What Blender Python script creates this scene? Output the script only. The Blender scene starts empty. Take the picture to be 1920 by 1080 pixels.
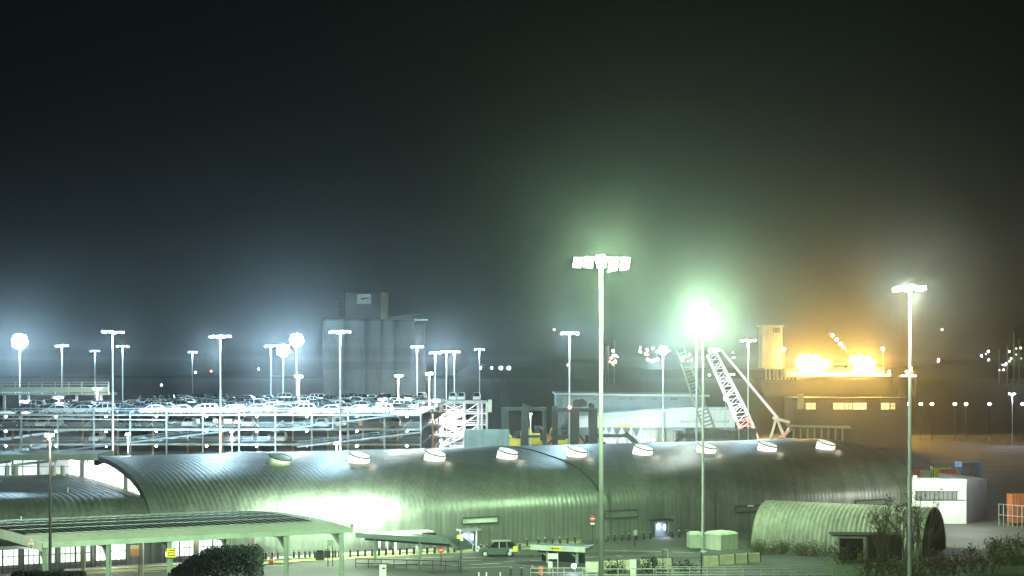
import bpy, bmesh, math, random
from mathutils import Vector, Matrix
random.seed(7)
C = bpy.data.collections.new("Harbour"); SC = bpy.context.scene; SC.collection.children.link(C)
R = math.radians
F, H, CX, HY = 3000.0, 23.5, 960.0, 690.0        # focal length in photo pixels, camera height, centre column, horizon row

def at(px, py, Y): return Vector(((px-CX)*Y/F, Y, H-(py-HY)*Y/F))
def gnd(px, py, z=0.0):
    Y = F*(H-z)/(py-HY); return Vector(((px-CX)*Y/F, Y, z))

# ---------------------------------------------------------------- materials
MATS = {}
def mat(name, col, rough=.6, metal=0., var=.18, scale=.6, bump=0., stain=0., spec=.5, sheets=0., bands=0.):
    if name in MATS: return MATS[name]
    m = bpy.data.materials.new(name); m.use_nodes = True; MATS[name] = m
    n, l = m.node_tree.nodes, m.node_tree.links
    b = n['Principled BSDF']; b.inputs['Roughness'].default_value = rough; b.inputs['Metallic'].default_value = metal
    b.inputs['Specular IOR Level'].default_value = spec
    if len(col) == 3: col = (*col, 1)
    tc = n.new('ShaderNodeTexCoord'); nz = n.new('ShaderNodeTexNoise'); nz.inputs['Scale'].default_value = scale
    nz.inputs['Detail'].default_value = 6; nz.inputs['Roughness'].default_value = .62
    l.new(tc.outputs['Object'], nz.inputs['Vector'])
    rp = n.new('ShaderNodeValToRGB'); rp.color_ramp.elements[0].position = .3; rp.color_ramp.elements[1].position = .7
    rp.color_ramp.elements[0].color = tuple(c*(1-var) for c in col[:3])+(1,); rp.color_ramp.elements[1].color = tuple(min(1, c*(1+var)) for c in col[:3])+(1,)
    l.new(nz.outputs['Fac'], rp.inputs['Fac']); out = rp.outputs['Color']
    if stain:
        mp = n.new('ShaderNodeMapping'); mp.inputs['Scale'].default_value = (1.6, 1.6, .12); l.new(tc.outputs['Object'], mp.inputs['Vector'])
        n2 = n.new('ShaderNodeTexNoise'); n2.inputs['Scale'].default_value = 1.3; n2.inputs['Detail'].default_value = 5; l.new(mp.outputs['Vector'], n2.inputs['Vector'])
        r2 = n.new('ShaderNodeValToRGB'); r2.color_ramp.elements[0].position = .42; r2.color_ramp.elements[1].position = .72
        r2.color_ramp.elements[0].color = (1, 1, 1, 1); r2.color_ramp.elements[1].color = (1-stain, 1-stain*1.05, 1-stain*1.1, 1)
        mx = n.new('ShaderNodeMix'); mx.data_type = 'RGBA'; mx.blend_type = 'MULTIPLY'; mx.inputs[0].default_value = 1
        l.new(n2.outputs['Fac'], r2.inputs['Fac']); l.new(out, mx.inputs[6]); l.new(r2.outputs['Color'], mx.inputs[7]); out = mx.outputs[2]
    for amt, rot, sc_ in ((sheets, R(-27), (.9, .004, .004)), (bands, 0, (.004, .004, .33))):
        if not amt: continue                          # tone that changes from sheet to sheet, or from pour to pour
        mp = n.new('ShaderNodeMapping'); mp.vector_type = 'TEXTURE' if False else 'POINT'; mp.inputs['Rotation'].default_value = (0, 0, rot); mp.inputs['Scale'].default_value = sc_; l.new(tc.outputs['Object'], mp.inputs['Vector'])
        n4 = n.new('ShaderNodeTexVoronoi'); n4.inputs['Scale'].default_value = 1; l.new(mp.outputs['Vector'], n4.inputs['Vector'])
        r4_ = n.new('ShaderNodeValToRGB'); r4_.color_ramp.elements[0].color = (1-amt,)*3+(1,); r4_.color_ramp.elements[1].color = (1+amt*.3,)*3+(1,); sp = n.new('ShaderNodeSeparateColor'); l.new(n4.outputs['Color'], sp.inputs[0]); l.new(sp.outputs[0], r4_.inputs['Fac'])
        mx = n.new('ShaderNodeMix'); mx.data_type = 'RGBA'; mx.blend_type = 'MULTIPLY'; mx.inputs[0].default_value = 1; l.new(out, mx.inputs[6]); l.new(r4_.outputs['Color'], mx.inputs[7]); out = mx.outputs[2]
    l.new(out, b.inputs['Base Color'])
    if bump:
        bp = n.new('ShaderNodeBump'); bp.inputs['Strength'].default_value = bump; bp.inputs['Distance'].default_value = .05
        n3 = n.new('ShaderNodeTexNoise'); n3.inputs['Scale'].default_value = scale*8; n3.inputs['Detail'].default_value = 4
        l.new(tc.outputs['Object'], n3.inputs['Vector']); l.new(n3.outputs['Fac'], bp.inputs['Height']); l.new(bp.outputs['Normal'], b.inputs['Normal'])
    return m
def emi(name, col, s):
    if name in MATS: return MATS[name]
    m = bpy.data.materials.new(name); m.use_nodes = True; MATS[name] = m
    b = m.node_tree.nodes['Principled BSDF']; b.inputs['Base Color'].default_value = (.5, .5, .5, 1)
    b.inputs['Emission Color'].default_value = (*col, 1); b.inputs['Emission Strength'].default_value = s
    return m

# ---------------------------------------------------------------- mesh builder
class MB:
    def __init__(s): s.v, s.f, s.sm, s.mi = [], [], [], []; s.cur = 0
    def face(s, pts, smooth=False):
        b = len(s.v); s.v += [tuple(p) for p in pts]; s.f.append(tuple(range(b, b+len(pts)))); s.sm.append(smooth); s.mi.append(s.cur)
    def hexa(s, p):                                   # p: 8 corners, bottom ring then top ring, counter-clockwise from above
        b = len(s.v); s.v += [tuple(q) for q in p]
        for q in ((3, 2, 1, 0), (4, 5, 6, 7), (0, 1, 5, 4), (1, 2, 6, 5), (2, 3, 7, 6), (3, 0, 4, 7)):
            s.f.append(tuple(b+i for i in q)); s.sm.append(False); s.mi.append(s.cur)
        return s
    def box(s, c, d, rz=0.):
        c = Vector(c); x, y, z = (k/2 for k in d); ca, sa = math.cos(rz), math.sin(rz)
        s.hexa([c+Vector((a*ca-b_*sa, a*sa+b_*ca, h)) for h in (-z, z) for a, b_ in ((-x, -y), (x, -y), (x, y), (-x, y))]); return s
    def bar(s, p0, p1, w, h=None, up=(0, 0, 1)):
        h = h or w; p0, p1 = Vector(p0), Vector(p1); d = (p1-p0).normalized(); up = Vector(up)
        if abs(d.dot(up)) > .98: up = Vector((0, 1, 0))
        a = d.cross(up).normalized()*w/2; b_ = a.normalized().cross(d)*h/2
        s.hexa([p0-a-b_, p1-a-b_, p1+a-b_, p0+a-b_, p0-a+b_, p1-a+b_, p1+a+b_, p0+a+b_]); return s
    def tube(s, p0, p1, r0, r1=None, n=8, caps=True):
        r1 = r0 if r1 is None else r1; p0, p1 = Vector(p0), Vector(p1); d = (p1-p0).normalized()
        up = Vector((0, 0, 1)) if abs(d.z) < .9 else Vector((1, 0, 0)); a = d.cross(up).normalized(); b_ = d.cross(a)
        k = len(s.v); ring = [a*math.cos(2*math.pi*i/n)+b_*math.sin(2*math.pi*i/n) for i in range(n)]
        s.v += [tuple(p0+q*r0) for q in ring]+[tuple(p1+q*r1) for q in ring]
        for i in range(n):
            j = (i+1) % n; s.f.append((k+i, k+n+i, k+n+j, k+j)); s.sm.append(n > 5); s.mi.append(s.cur)
        if caps:
            s.face([p0+q*r0 for q in ring]); s.face([p1+q*r1 for q in reversed(ring)])
        return s
    def path(s, pts, r, n=6):
        for a, b_ in zip(pts, pts[1:]): s.tube(a, b_, r, r, n, True)
        return s
    def grid(s, rows, smooth=True, flip=False, close=False):   # rows: list of equal length point lists
        k = len(s.v); w = len(rows[0])
        for r in rows: s.v += [tuple(p) for p in r]
        for i in range(len(rows)-1):
            for j in range(w if close else w-1):
                q = (k+i*w+j, k+i*w+(j+1) % w, k+(i+1)*w+(j+1) % w, k+(i+1)*w+j)
                s.f.append(q[::-1] if flip else q); s.sm.append(smooth); s.mi.append(s.cur)
        return s
    def prism(s, poly, ax, d0, d1):                    # poly in the plane normal to axis ax (0 x, 1 y), extruded d0..d1
        mk = (lambda p, d: (d, p[0], p[1])) if ax == 0 else (lambda p, d: (p[0], d, p[1])) if ax == 1 else (lambda p, d: (p[0], p[1], d))
        a = [mk(p, d0) for p in poly]; b_ = [mk(p, d1) for p in poly]; s.face(a); s.face(b_[::-1])
        for i in range(len(poly)): j = (i+1) % len(poly); s.face([a[i], b_[i], b_[j], a[j]])
        return s
    def ball(s, c, r, n=8, sq=(1, 1, 1)):
        rows = []
        for i in range(n//2+1):
            th = math.pi*i/(n//2); rows.append([(c[0]+sq[0]*r*math.sin(th)*math.cos(2*math.pi*j/n), c[1]+sq[1]*r*math.sin(th)*math.sin(2*math.pi*j/n), c[2]+sq[2]*r*math.cos(th)) for j in range(n)])
        s.grid(rows, True, False, True); return s
    def build(s, name, m, parent=None, loc=None, fix=True):
        me = bpy.data.meshes.new(name); me.from_pydata(s.v, [], s.f)
        for x in (m if isinstance(m, (list, tuple)) else [m]): me.materials.append(x)
        me.polygons.foreach_set('use_smooth', s.sm); me.polygons.foreach_set('material_index', s.mi)
        if fix:
            bm = bmesh.new(); bm.from_mesh(me); bmesh.ops.recalc_face_normals(bm, faces=bm.faces); bm.to_mesh(me); bm.free()
        me.update(); o = bpy.data.objects.new(name, me); C.objects.link(o)
        if parent: o.parent = parent
        if loc is not None: o.location = loc
        return o
def tag(o, label=None, cat=None, group=None, kind=None):
    for k, v in (('label', label), ('category', cat), ('group', group), ('kind', kind)):
        if v: o[k] = v
    return o
def thing(name, label, cat, loc=(0, 0, 0), rz=0., group=None):
    o = bpy.data.objects.new(name, None); C.objects.link(o); o.location = loc; o.rotation_euler = (0, 0, rz); o.empty_display_size = .5
    return tag(o, label, cat, group)
def copy_tree(o, loc, rz=None, label=None, par=None):
    c = o.copy(); C.objects.link(c)
    if par is None:
        c.location = loc
        if rz is not None: c.rotation_euler = (0, 0, rz)
        if label: c['label'] = label
    else: c.parent = par
    for k in list(o.children): copy_tree(k, None, None, None, c)
    return c
def light(loc, w, col, r=.25, parent=None, name='lamp_light'):
    d = bpy.data.lights.new(name, 'POINT'); d.energy = w; d.color = col; d.shadow_soft_size = r
    o = bpy.data.objects.new(name, d); C.objects.link(o); o.location = loc
    if parent: o.parent = parent
    return o

GREEN, COOL, WHITE, AMBER, BLUE = (.62, 1, .56), (.5, .8, 1), (1, .97, .92), (1, .6, .12), (.6, .75, 1)

# ---------------------------------------------------------------- camera, world, air
cd = bpy.data.cameras.new("camera"); cam = bpy.data.objects.new("camera", cd); C.objects.link(cam); SC.camera = cam
cam.location = (0, 0, H); cam.rotation_euler = (R(90), 0, 0)
cd.sensor_width = 36; cd.lens = 36*F/1920; cd.shift_y = 150/1920; cd.clip_end = 20000; cd.clip_start = 1
W = bpy.data.worlds.new("World"); SC.world = W; W.use_nodes = True
wn, wl = W.node_tree.nodes, W.node_tree.links
sky = wn.new('ShaderNodeTexSky'); sky.sky_type = 'NISHITA'; sky.sun_disc = False; sky.sun_elevation = R(-6); sky.sun_rotation = R(150)
bg = wn['Background']; bg.inputs['Strength'].default_value = SKY_S if 'SKY_S' in globals() else .06
hs = wn.new('ShaderNodeMix'); hs.data_type = 'RGBA'; hs.blend_type = 'ADD'; hs.inputs[0].default_value = 1; hs.inputs[7].default_value = (.045, .07, .07, 1)
wl.new(sky.outputs['Color'], hs.inputs[6]); wl.new(hs.outputs[2], bg.inputs['Color'])
SC.view_settings.view_transform = 'Standard'; SC.view_settings.look = 'None'; SC.view_settings.exposure = 0; SC.view_settings.gamma = 1
cy = SC.cycles; cy.use_denoising = True; cy.max_bounces = 4; cy.diffuse_bounces = 2; cy.glossy_bounces = 2; cy.volume_bounces = 0; cy.transmission_bounces = 3; cy.transparent_max_bounces = 6
cy.sample_clamp_indirect = 4; cy.use_light_tree = True; cy.caustics_reflective = False; cy.caustics_refractive = False
hz = MB(); hz.box((0, 2600, 26.5), (5200, 5600, 60))
hm = bpy.data.materials.new('haze_air'); hm.use_nodes = True; hn = hm.node_tree.nodes; hn.clear()
ho = hn.new('ShaderNodeOutputMaterial'); hv = hn.new('ShaderNodeVolumePrincipled'); hm.node_tree.links.new(hv.outputs[0], ho.inputs['Volume'])
hv.inputs['Color'].default_value = (.88, .93, .95, 1); hv.inputs['Density'].default_value = .00008; hv.inputs['Density Attribute'].default_value = ''; hv.inputs['Temperature Attribute'].default_value = ''; hv.inputs['Color Attribute'].default_value = ''
hv.inputs['Anisotropy'].default_value = .945
tag(hz.build('haze', hm), 'thin night haze glowing around the lamps', None, None, 'stuff')
# ---------------------------------------------------------------- shared materials
ASPH = mat('asphalt', (.075, .078, .07), .8, 0, .35, .09, .5, 0)
METAL = mat('roof_sheet', (.2, .22, .195), .45, .55, .2, .25, .0, .25, sheets=.17)
GALV = mat('galvanised_steel', (.42, .44, .42), .45, .6, .15, 1.2)
DARK = mat('dark_steel', (.035, .04, .038), .6, .2, .3, 1.5)
BLACK = mat('black_rubber', (.012, .012, .012), .7)
WHITEP = mat('white_paint', (.72, .73, .7), .5, 0, .08, .6, 0, .18)
GREYP = mat('grey_paint', (.26, .29, .28), .5, 0, .12, .8, 0, .2)
CONC = mat('concrete', (.28, .28, .25), .85, 0, .22, .4, .3, .25)
GRASS = mat('grass_green', (.05, .075, .025), .9, 0, .5, .8, .6)
GLASS = mat('dark_glass', (.012, .016, .018), .12, 0, .1, 1, 0, 0, .8)
YEL = mat('yellow_paint', (.8, .62, .02), .5, 0, .08)
RED = mat('red_paint', (.55, .04, .025), .5, 0, .12)
LINE = mat('road_paint', (.5, .5, .46), .7, 0, .4, 2.)
BRICK = mat('brown_brick', (.14, .095, .06), .85, 0, .25, 2.)

# ---------------------------------------------------------------- the setting
g = MB(); g.grid([[(x, y, 0) for x in (-1200, -500, -150, 0, 150, 500, 1200)] for y in (-100, 100, 200, 300, 420, 560)], False, True)
tag(g.build('ground', ASPH), None, None, None, 'structure')
PATCH = mat('tarmac_patch', (.04, .042, .04), .85, 0, .3, .8, .4)
for k_, (px, py, w, d, rz_) in enumerate(((905, 1050, 7, 3, 20), (1010, 1056, 5, 4, 24), (760, 1060, 9, 2.5, 26), (1160, 1038, 8, 3.2, 10), (1245, 1048, 4, 6, 25), (1090, 1062, 6, 2.4, 15), (840, 1072, 5, 3, 28), (1330, 1046, 9, 2, 5))):
    c_ = gnd(px, py, .004+.0002*k_); m = MB(); a_ = R(rz_); ux, uy = Vector((math.cos(a_), math.sin(a_), 0))*w/2, Vector((-math.sin(a_), math.cos(a_), 0))*d/2; m.face([c_-ux-uy, c_+ux-uy, c_+ux*.9+uy, c_-ux*1.05+uy]); tag(m.build('tarmac_patch', PATCH), None, None, None, 'structure')
wm = mat('harbour_water', (.01, .014, .014), .5, 0, .2, .02, .0, 0, .3)
g = MB(); g.grid([[(x, y, -2.2) for x in (-2500, -800, 0, 800, 2500)] for y in (556, 1200, 2000, 4100)], False, True)
tag(g.build('water', wm), None, None, None, 'structure')
g = MB(); g.box((0, 560.6, -1.3), (2400, 1.2, 2.55)); tag(g.build('quay', CONC), None, None, None, 'structure')
g = MB(); rows = []
for i in range(90):
    x = -2200+i*50; h = 27+7*math.sin(i*.31)+5*math.sin(i*.93+1)+random.uniform(-2, 2)
    if x < -120: h *= .12
    rows.append([(x, 3900, -3), (x, 3960, h*.7), (x, 4100, h), (x, 4400, h*.9), (x, 4500, -3)])
g.grid(rows, True); tag(g.build('hills', mat('far_woodland', (.018, .024, .016), .95, 0, .4, .02)), None, None, None, 'structure')

# ---------------------------------------------------------------- the big arched shed
U, V = Vector((.891, .454, 0)), Vector((.454, -.891, 0))
def S(t, w, z): return Vector((0, 244.4, 0))+U*t+V*w+Vector((0, 0, z))
PRO = [(0, 11.44), (3, 11.38), (6, 11.25), (8.5, 11.05), (11, 10.8), (13.5, 10.52), (16.4, 10.15), (18.7, 9.7), (20.75, 9.2), (22.4, 8.66), (23.8, 8.1), (25, 7.5), (25.9, 6.9), (26.6, 6.25), (27, 5.7), (27.3, 5.1), (27.45, 4.5), (27.5, 3.8), (27.5, 0)]
def prof(w):
    a = abs(w)
    for (w0, z0), (w1, z1) in zip(PRO, PRO[1:]):
        if w0 <= a <= w1 and w1 > w0: return z0+(z1-z0)*(a-w0)/(w1-w0)
    return 0
FULL = [(-w, z) for w, z in reversed(PRO[1:])]+PRO
T0, T1, PER = -61.6, 60., .72
shed = thing('arched_shed', 'long grey metal shed with a rounded arched roof and a row of glowing drum rooflights', 'shed', S(0, 0, 0))
def L(t, w, z): return S(t, w, z)-S(0, 0, 0)
def corrugated(t0, t1, pro, amp, per, tend=None, spp=4, tbeg=None):
    n = int((t1-t0)/per*spp); rows = []
    nr = []
    for i, (w, z) in enumerate(pro):
        a, b = pro[max(0, i-1)], pro[min(len(pro)-1, i+1)]; d = Vector((b[0]-a[0], b[1]-a[1])).normalized(); nr.append((-d.y, d.x))
    for k in range(n+1):
        t = t0+(t1-t0)*k/n; q = amp*math.cos(2*math.pi*k/spp)
        rows.append([((t if tend is None else t-tend(w)*(k/n))+(tbeg(w)*(1-k/n) if tbeg else 0), w+q*nx, z+q*nz if z > 0 else 0) for (w, z), (nx, nz) in zip(pro, nr)])
    return rows
m = MB(); m.grid([[L(*p) for p in r] for r in corrugated(T0, T1, FULL, .015, PER, lambda w: .16*max(0, w-5), 4, lambda w: .55*max(0, -w-2))], True)
m.build('roof', METAL, shed)
m = MB()                                             # verge band along the left gable
def band(b, t0, t1, off, depth, tb=lambda w: 0, wm=-99):
    FULL = [q for q in globals()['FULL'] if q[0] >= wm]
    o_ = [L(t0+tb(w), w*(1+off/27), z+off) for w, z in FULL]; i_ = [L(t0+tb(w), w*(1-depth/27), max(0, z-depth)) for w, z in FULL]
    o2 = [L(t1+tb(w), w*(1+off/27), z+off) for w, z in FULL]; i2 = [L(t1+tb(w), w*(1-depth/27), max(0, z-depth)) for w, z in FULL]
    b.grid([i_, o_, o2, i2, i_], False)
band(m, T0-.9, T0+.35, .1, .6, lambda w: .55*max(0, -w-2), -3.5); m.build('gable_fascia', mat('verge_steel', (.1, .115, .1), .6, .3, .15, .6), shed)
m = MB(); band(m, -.15, .15, .12, .05); m.build('expansion_joint', DARK, shed)
m = MB(); m.grid([[L(T1-.16*max(0, w-5)-.3, w, 0) for w, z in FULL], [L(T1-.16*max(0, w-5)-.3, w, z) for w, z in FULL]], False); m.build('end_wall', GREYP, shed)
m = MB(); LUN = [w for w in (-26, -24, -20, -15, -10, -5, 0, 5, 10, 14, 17, 20, 22, 24)]
m.grid([[L(T0-.1, w, 7.7) for w in LUN], [L(T0-.1, w, max(7.75, prof(w)-.72) if w > -2 else 10.0) for w in LUN]], False)
m.build('gable_glazing', emi('lit_gable', (.93, 1, .93), 4), shed)
for w in (-12.9, 13, 22.2):
    m = MB(); m.bar(L(T0-.45, w, 0), L(T0-.45, w, prof(w)-.5 if w > 0 else 10.7), .55, .5); m.build('gable_column', GREYP, shed)
for k in range(12): m = MB(); m.bar(L(T0-.2, -24+4*k, 7.6), L(T0-.2, -24+4*k, max(7.8, prof(-24+4*k)-.7) if k > 5 else 10.), .1); m.build('glazing_bar', GREYP, shed)
m = MB(); m.bar(L(1.2, 27.62, 0), L(1.2, 27.62, 7.2), .16); m.bar(L(1.2, 27.5, 6.6), L(1.2, 27.9, 3.9), .3); m.build('downpipe', DARK, shed)
# rooflights
drum_m, ring_m, lid_m = emi('rooflight_drum', (1, .95, .86), 1.35), DARK, emi('rooflight_lid', (.95, 1, .93), .85)
off_m = mat('unlit_drum', (.5, .55, .42), .5); off_l = mat('unlit_lid', (.16, .22, .18), .4)
for k in range(9):
    t = -41.5+11.4*k; dr = MB(); n = 28; r = 1.47
    ax = (Vector((0, 0, 1))+V*.12+Vector((.2, -.1, 0))).normalized(); a = Vector((1, 0, 0)); a = (a-ax*a.dot(ax)).normalized(); b = ax.cross(a)
    c0 = L(t, 12.6, 10.55)
    ring = lambda h, rr: [c0+ax*h+(a*math.cos(2*math.pi*i/n)+b*math.sin(2*math.pi*i/n))*rr for i in range(n)]
    dr.grid([ring(-.5, r), ring(0, r), ring(1.12, r)], True, False, True); o = dr.build('roof_light', drum_m if k else off_m, shed)
    q = MB(); q.grid([ring(1.02, r+.02), ring(1.03, r+.09), ring(1.16, r+.09), ring(1.17, r-.05)], False, False, True); q.grid([ring(-.45, r+.02), ring(-.25, r+.3), ring(-.2, r+.02)], False, False, True); q.build('rim_ring', ring_m, o)
    light(c0+Vector((2.1, -.9, .7)), 42, (1, .86, .62), .5, shed) if k else None  # light added beside each drum to make the warm spill on the roof
    q = MB(); q.grid([ring(1.13, r-.03), ring(1.2, r*.6), ring(1.22, .02)], True, False, True); q.build('lid', lid_m if k else off_l, o)
# framed panels, doors and portals on the long wall
def wallpanel(px0, px1, py0, py1, fm, pm, nm, pn):
    def on(px, w=27.5):
        k = (px-CX)/F; t = (k*(244.4-.891*w)-.454*w)/(.891-.454*k); return t
    t0, t1 = on(px0), on(px1); Ya = S((t0+t1)/2, 27.5, 0).y
    z1, z0 = H-(py0-HY)*Ya/F, H-(py1-HY)*Ya/F
    f = MB(); fw = .16
    f.bar(L(t0, 27.66, z1), L(t1, 27.66, z1), .14, fw); f.bar(L(t0, 27.66, z0), L(t1, 27.66, z0), .14, fw)
    f.bar(L(t0, 27.66, z0+fw/2), L(t0, 27.66, z1-fw/2), .14, fw); f.bar(L(t1, 27.66, z0+fw/2), L(t1, 27.66, z1-fw/2), .14, fw)
    o = f.build(nm, fm, shed); p = MB(); p.hexa([L(t0, 27.6, z0), L(t1, 27.6, z0), L(t1, 27.52, z0), L(t0, 27.52, z0), L(t0, 27.6, z1), L(t1, 27.6, z1), L(t1, 27.52, z1), L(t0, 27.52, z1)]); p.build(pn, pm, o)
    return t0, t1, z0, z1
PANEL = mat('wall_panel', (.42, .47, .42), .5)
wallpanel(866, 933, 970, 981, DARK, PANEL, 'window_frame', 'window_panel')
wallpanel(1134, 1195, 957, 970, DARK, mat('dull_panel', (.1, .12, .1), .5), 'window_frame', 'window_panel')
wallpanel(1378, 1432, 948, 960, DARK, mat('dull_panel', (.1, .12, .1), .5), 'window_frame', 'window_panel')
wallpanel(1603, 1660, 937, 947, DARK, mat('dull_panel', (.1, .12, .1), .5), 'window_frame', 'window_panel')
for px, py, dark in ((880, 995, 0), (1242, 977, 1)):      # entrance portals with bulkhead lamps
    k = (px-CX)/F; t = (k*(244.4-.891*28.5)-.454*28.5)/(.891-.454*k); Y = S(t, 28.5, 0).y; zt = H-(py-HY)*Y/F
    o = MB(); wd = 1.15
    o.bar(L(t-wd, 28.2, 0), L(t-wd*1.05, 28.2, zt), .18, 1.2); o.bar(L(t+wd, 28.2, 0), L(t+wd*1.05, 28.2, zt), .18, 1.2); o.box(L(t, 28.3, zt+.12), (2.9, 1.7, .24), R(27)); po = o.build('portal', GREYP if not dark else DARK, shed)
    d = MB(); d.hexa([L(t-wd+.1, 27.75, 0), L(t+wd-.1, 27.75, 0), L(t+wd-.1, 27.6, 0), L(t-wd+.1, 27.6, 0), L(t-wd+.1, 27.75, zt), L(t+wd-.1, 27.75, zt), L(t+wd-.1, 27.6, zt), L(t-wd+.1, 27.6, zt)]); d.build('door', mat('door_blue_grey', (.12, .16, .2), .4), po)
    e = MB(); e.ball(L(t-.45, 28.2, zt-.75), .3, 10, (1, .6, 1.3)); e.build('bulkhead_lamp', emi('bulkhead', (.85, .88, 1), 14 if dark else 6), po); e = MB(); e.ball(L(t+.55, 28.2, zt-.9), .22, 10, (.8, .5, 2.)); e.build('bulkhead_lamp', emi('bulkhead', (.85, .88, 1), 14), po)
    light(L(t, 29.0, zt-1.0), 220, (.8, .85, 1), .2, shed)

# lower extension in front of the lit gable
low = thing('low_extension', 'lower dark flat-topped metal extension joined to the left end of the long arched shed', 'shed', S(-80, 0, 0))
def L2(t, w, z): return S(t, w, z)-S(-80, 0, 0)
LP = [(0, 8.25), (10, 8.2), (18, 8.1), (21.5, 7.95), (23.4, 7.7), (24.6, 7.3), (25.6, 6.7), (26.4, 6.0), (26.9, 5.3), (27.1, 4.2), (27.1, 0)]
LP = [(-w, z) for w, z in reversed(LP[1:])]+LP
m = MB(); m.grid([[L2(*p) for p in r] for r in corrugated(-112, T0-.9, LP, .03, .8)], True); m.build('roof', METAL, low)
for t_, w_ in ((-90, 12), (-70, 16)): m = MB(); m.tube(L2(t_, w_, 8.1), L2(t_, w_, 8.7), .12); m.build('roof_vent', GALV, low)
# open covered hall left of the gable
hall = thing('covered_hall', 'flat-roofed open hall with columns and a bright glazed front left of the arched gable', 'hall', (-78, 232, 0))
FASC = mat('fascia_steel', (.2, .23, .21), .6, .3, .15, .6)
m = MB(); rows = []
for i in range(11):
    x = -20+i*3.95; zz = 9.5+1.0*math.sin(min(1, i/9)*1.57)
    rows.append([(x, -6, zz), (x, -6, zz+.85), (x, 3, zz+.95), (x, 3, zz+.1), (x, -6, zz)])
m.grid(rows, False); m.build('roof', FASC, hall)
for px in (13, 30, 100, 118): m = MB(); m.tube((at(px, 0, 228).x+78, -4, 0), (at(px, 0, 228).x+78, -4, 9.6), .34, .34, 10); m.build('column', GREYP, hall)
for x, y_, z_ in ((-8, -3, 9.0), (2, -1, 9.3), (9, -2, 9.5)): m = MB(); m.bar((x-3, y_, z_), (x+3, y_+2, z_+.6), .25, .35); m.build('rafter', GREYP, hall)
for x0, x1, z0, z1, s in ((-16, -1, 5, 9.6, 1.1), (-.6, 3.8, 5, 9.6, .7), (4.2, 7.6, 5, 9.8, 1.0), (8, 12.4, 5, 9.9, .4), (13, 16, 5, 9.8, 1.6)):
    m = MB(); m.box(((x0+x1)/2, 5, (z0+z1)/2), (x1-x0, .2, z1-z0)); q = m.build('lit_panel', emi('hall_glow_%d' % int(s*100), (.86, 1, .97), s), hall)
m = MB()
for k in range(14): m.bar((-16+k*2.4, 4.8, 5), (-16+k*2.4, 4.8, 9.9), .14)
for k in range(3): m.bar((-16, 4.7, 6.3+k*1.3), (16, 4.7, 6.3+k*1.3), .1)
m.build('window_frame', GREYP, hall)
light((0, 0, 8.6), 900, COOL, .4, hall)
# floodlights on brackets, added to make the bright pool on the shed shoulder
for k_, (px_, py_, pw) in enumerate(((528, 951, .7), (590, 946, 1.), (648, 942, 1.2), (700, 940, 1.), (742, 940, .95))):
    kk_ = (px_-CX)/F; w_ = 30.6; t_ = (kk_*(244.4-.891*w_)-.454*w_)/(.891-.454*kk_); Y_ = S(t_, w_, 0).y; z_ = H-(py_-HY)*Y_/F
    m = MB(); m.bar(L(t_, 26.2, z_-.7), L(t_, w_, z_), .06); o = m.build('added_bracket', GALV, shed); m = MB(); m.box(L(t_, w_, z_), (.4, .3, .25)); m.build('added_floodlight', emi('added_lens', (.9, 1, .9), 40), o)
    light(L(t_, w_-.1, z_+.15), 13500*pw, (.74, 1, .7), .25, shed)
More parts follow.
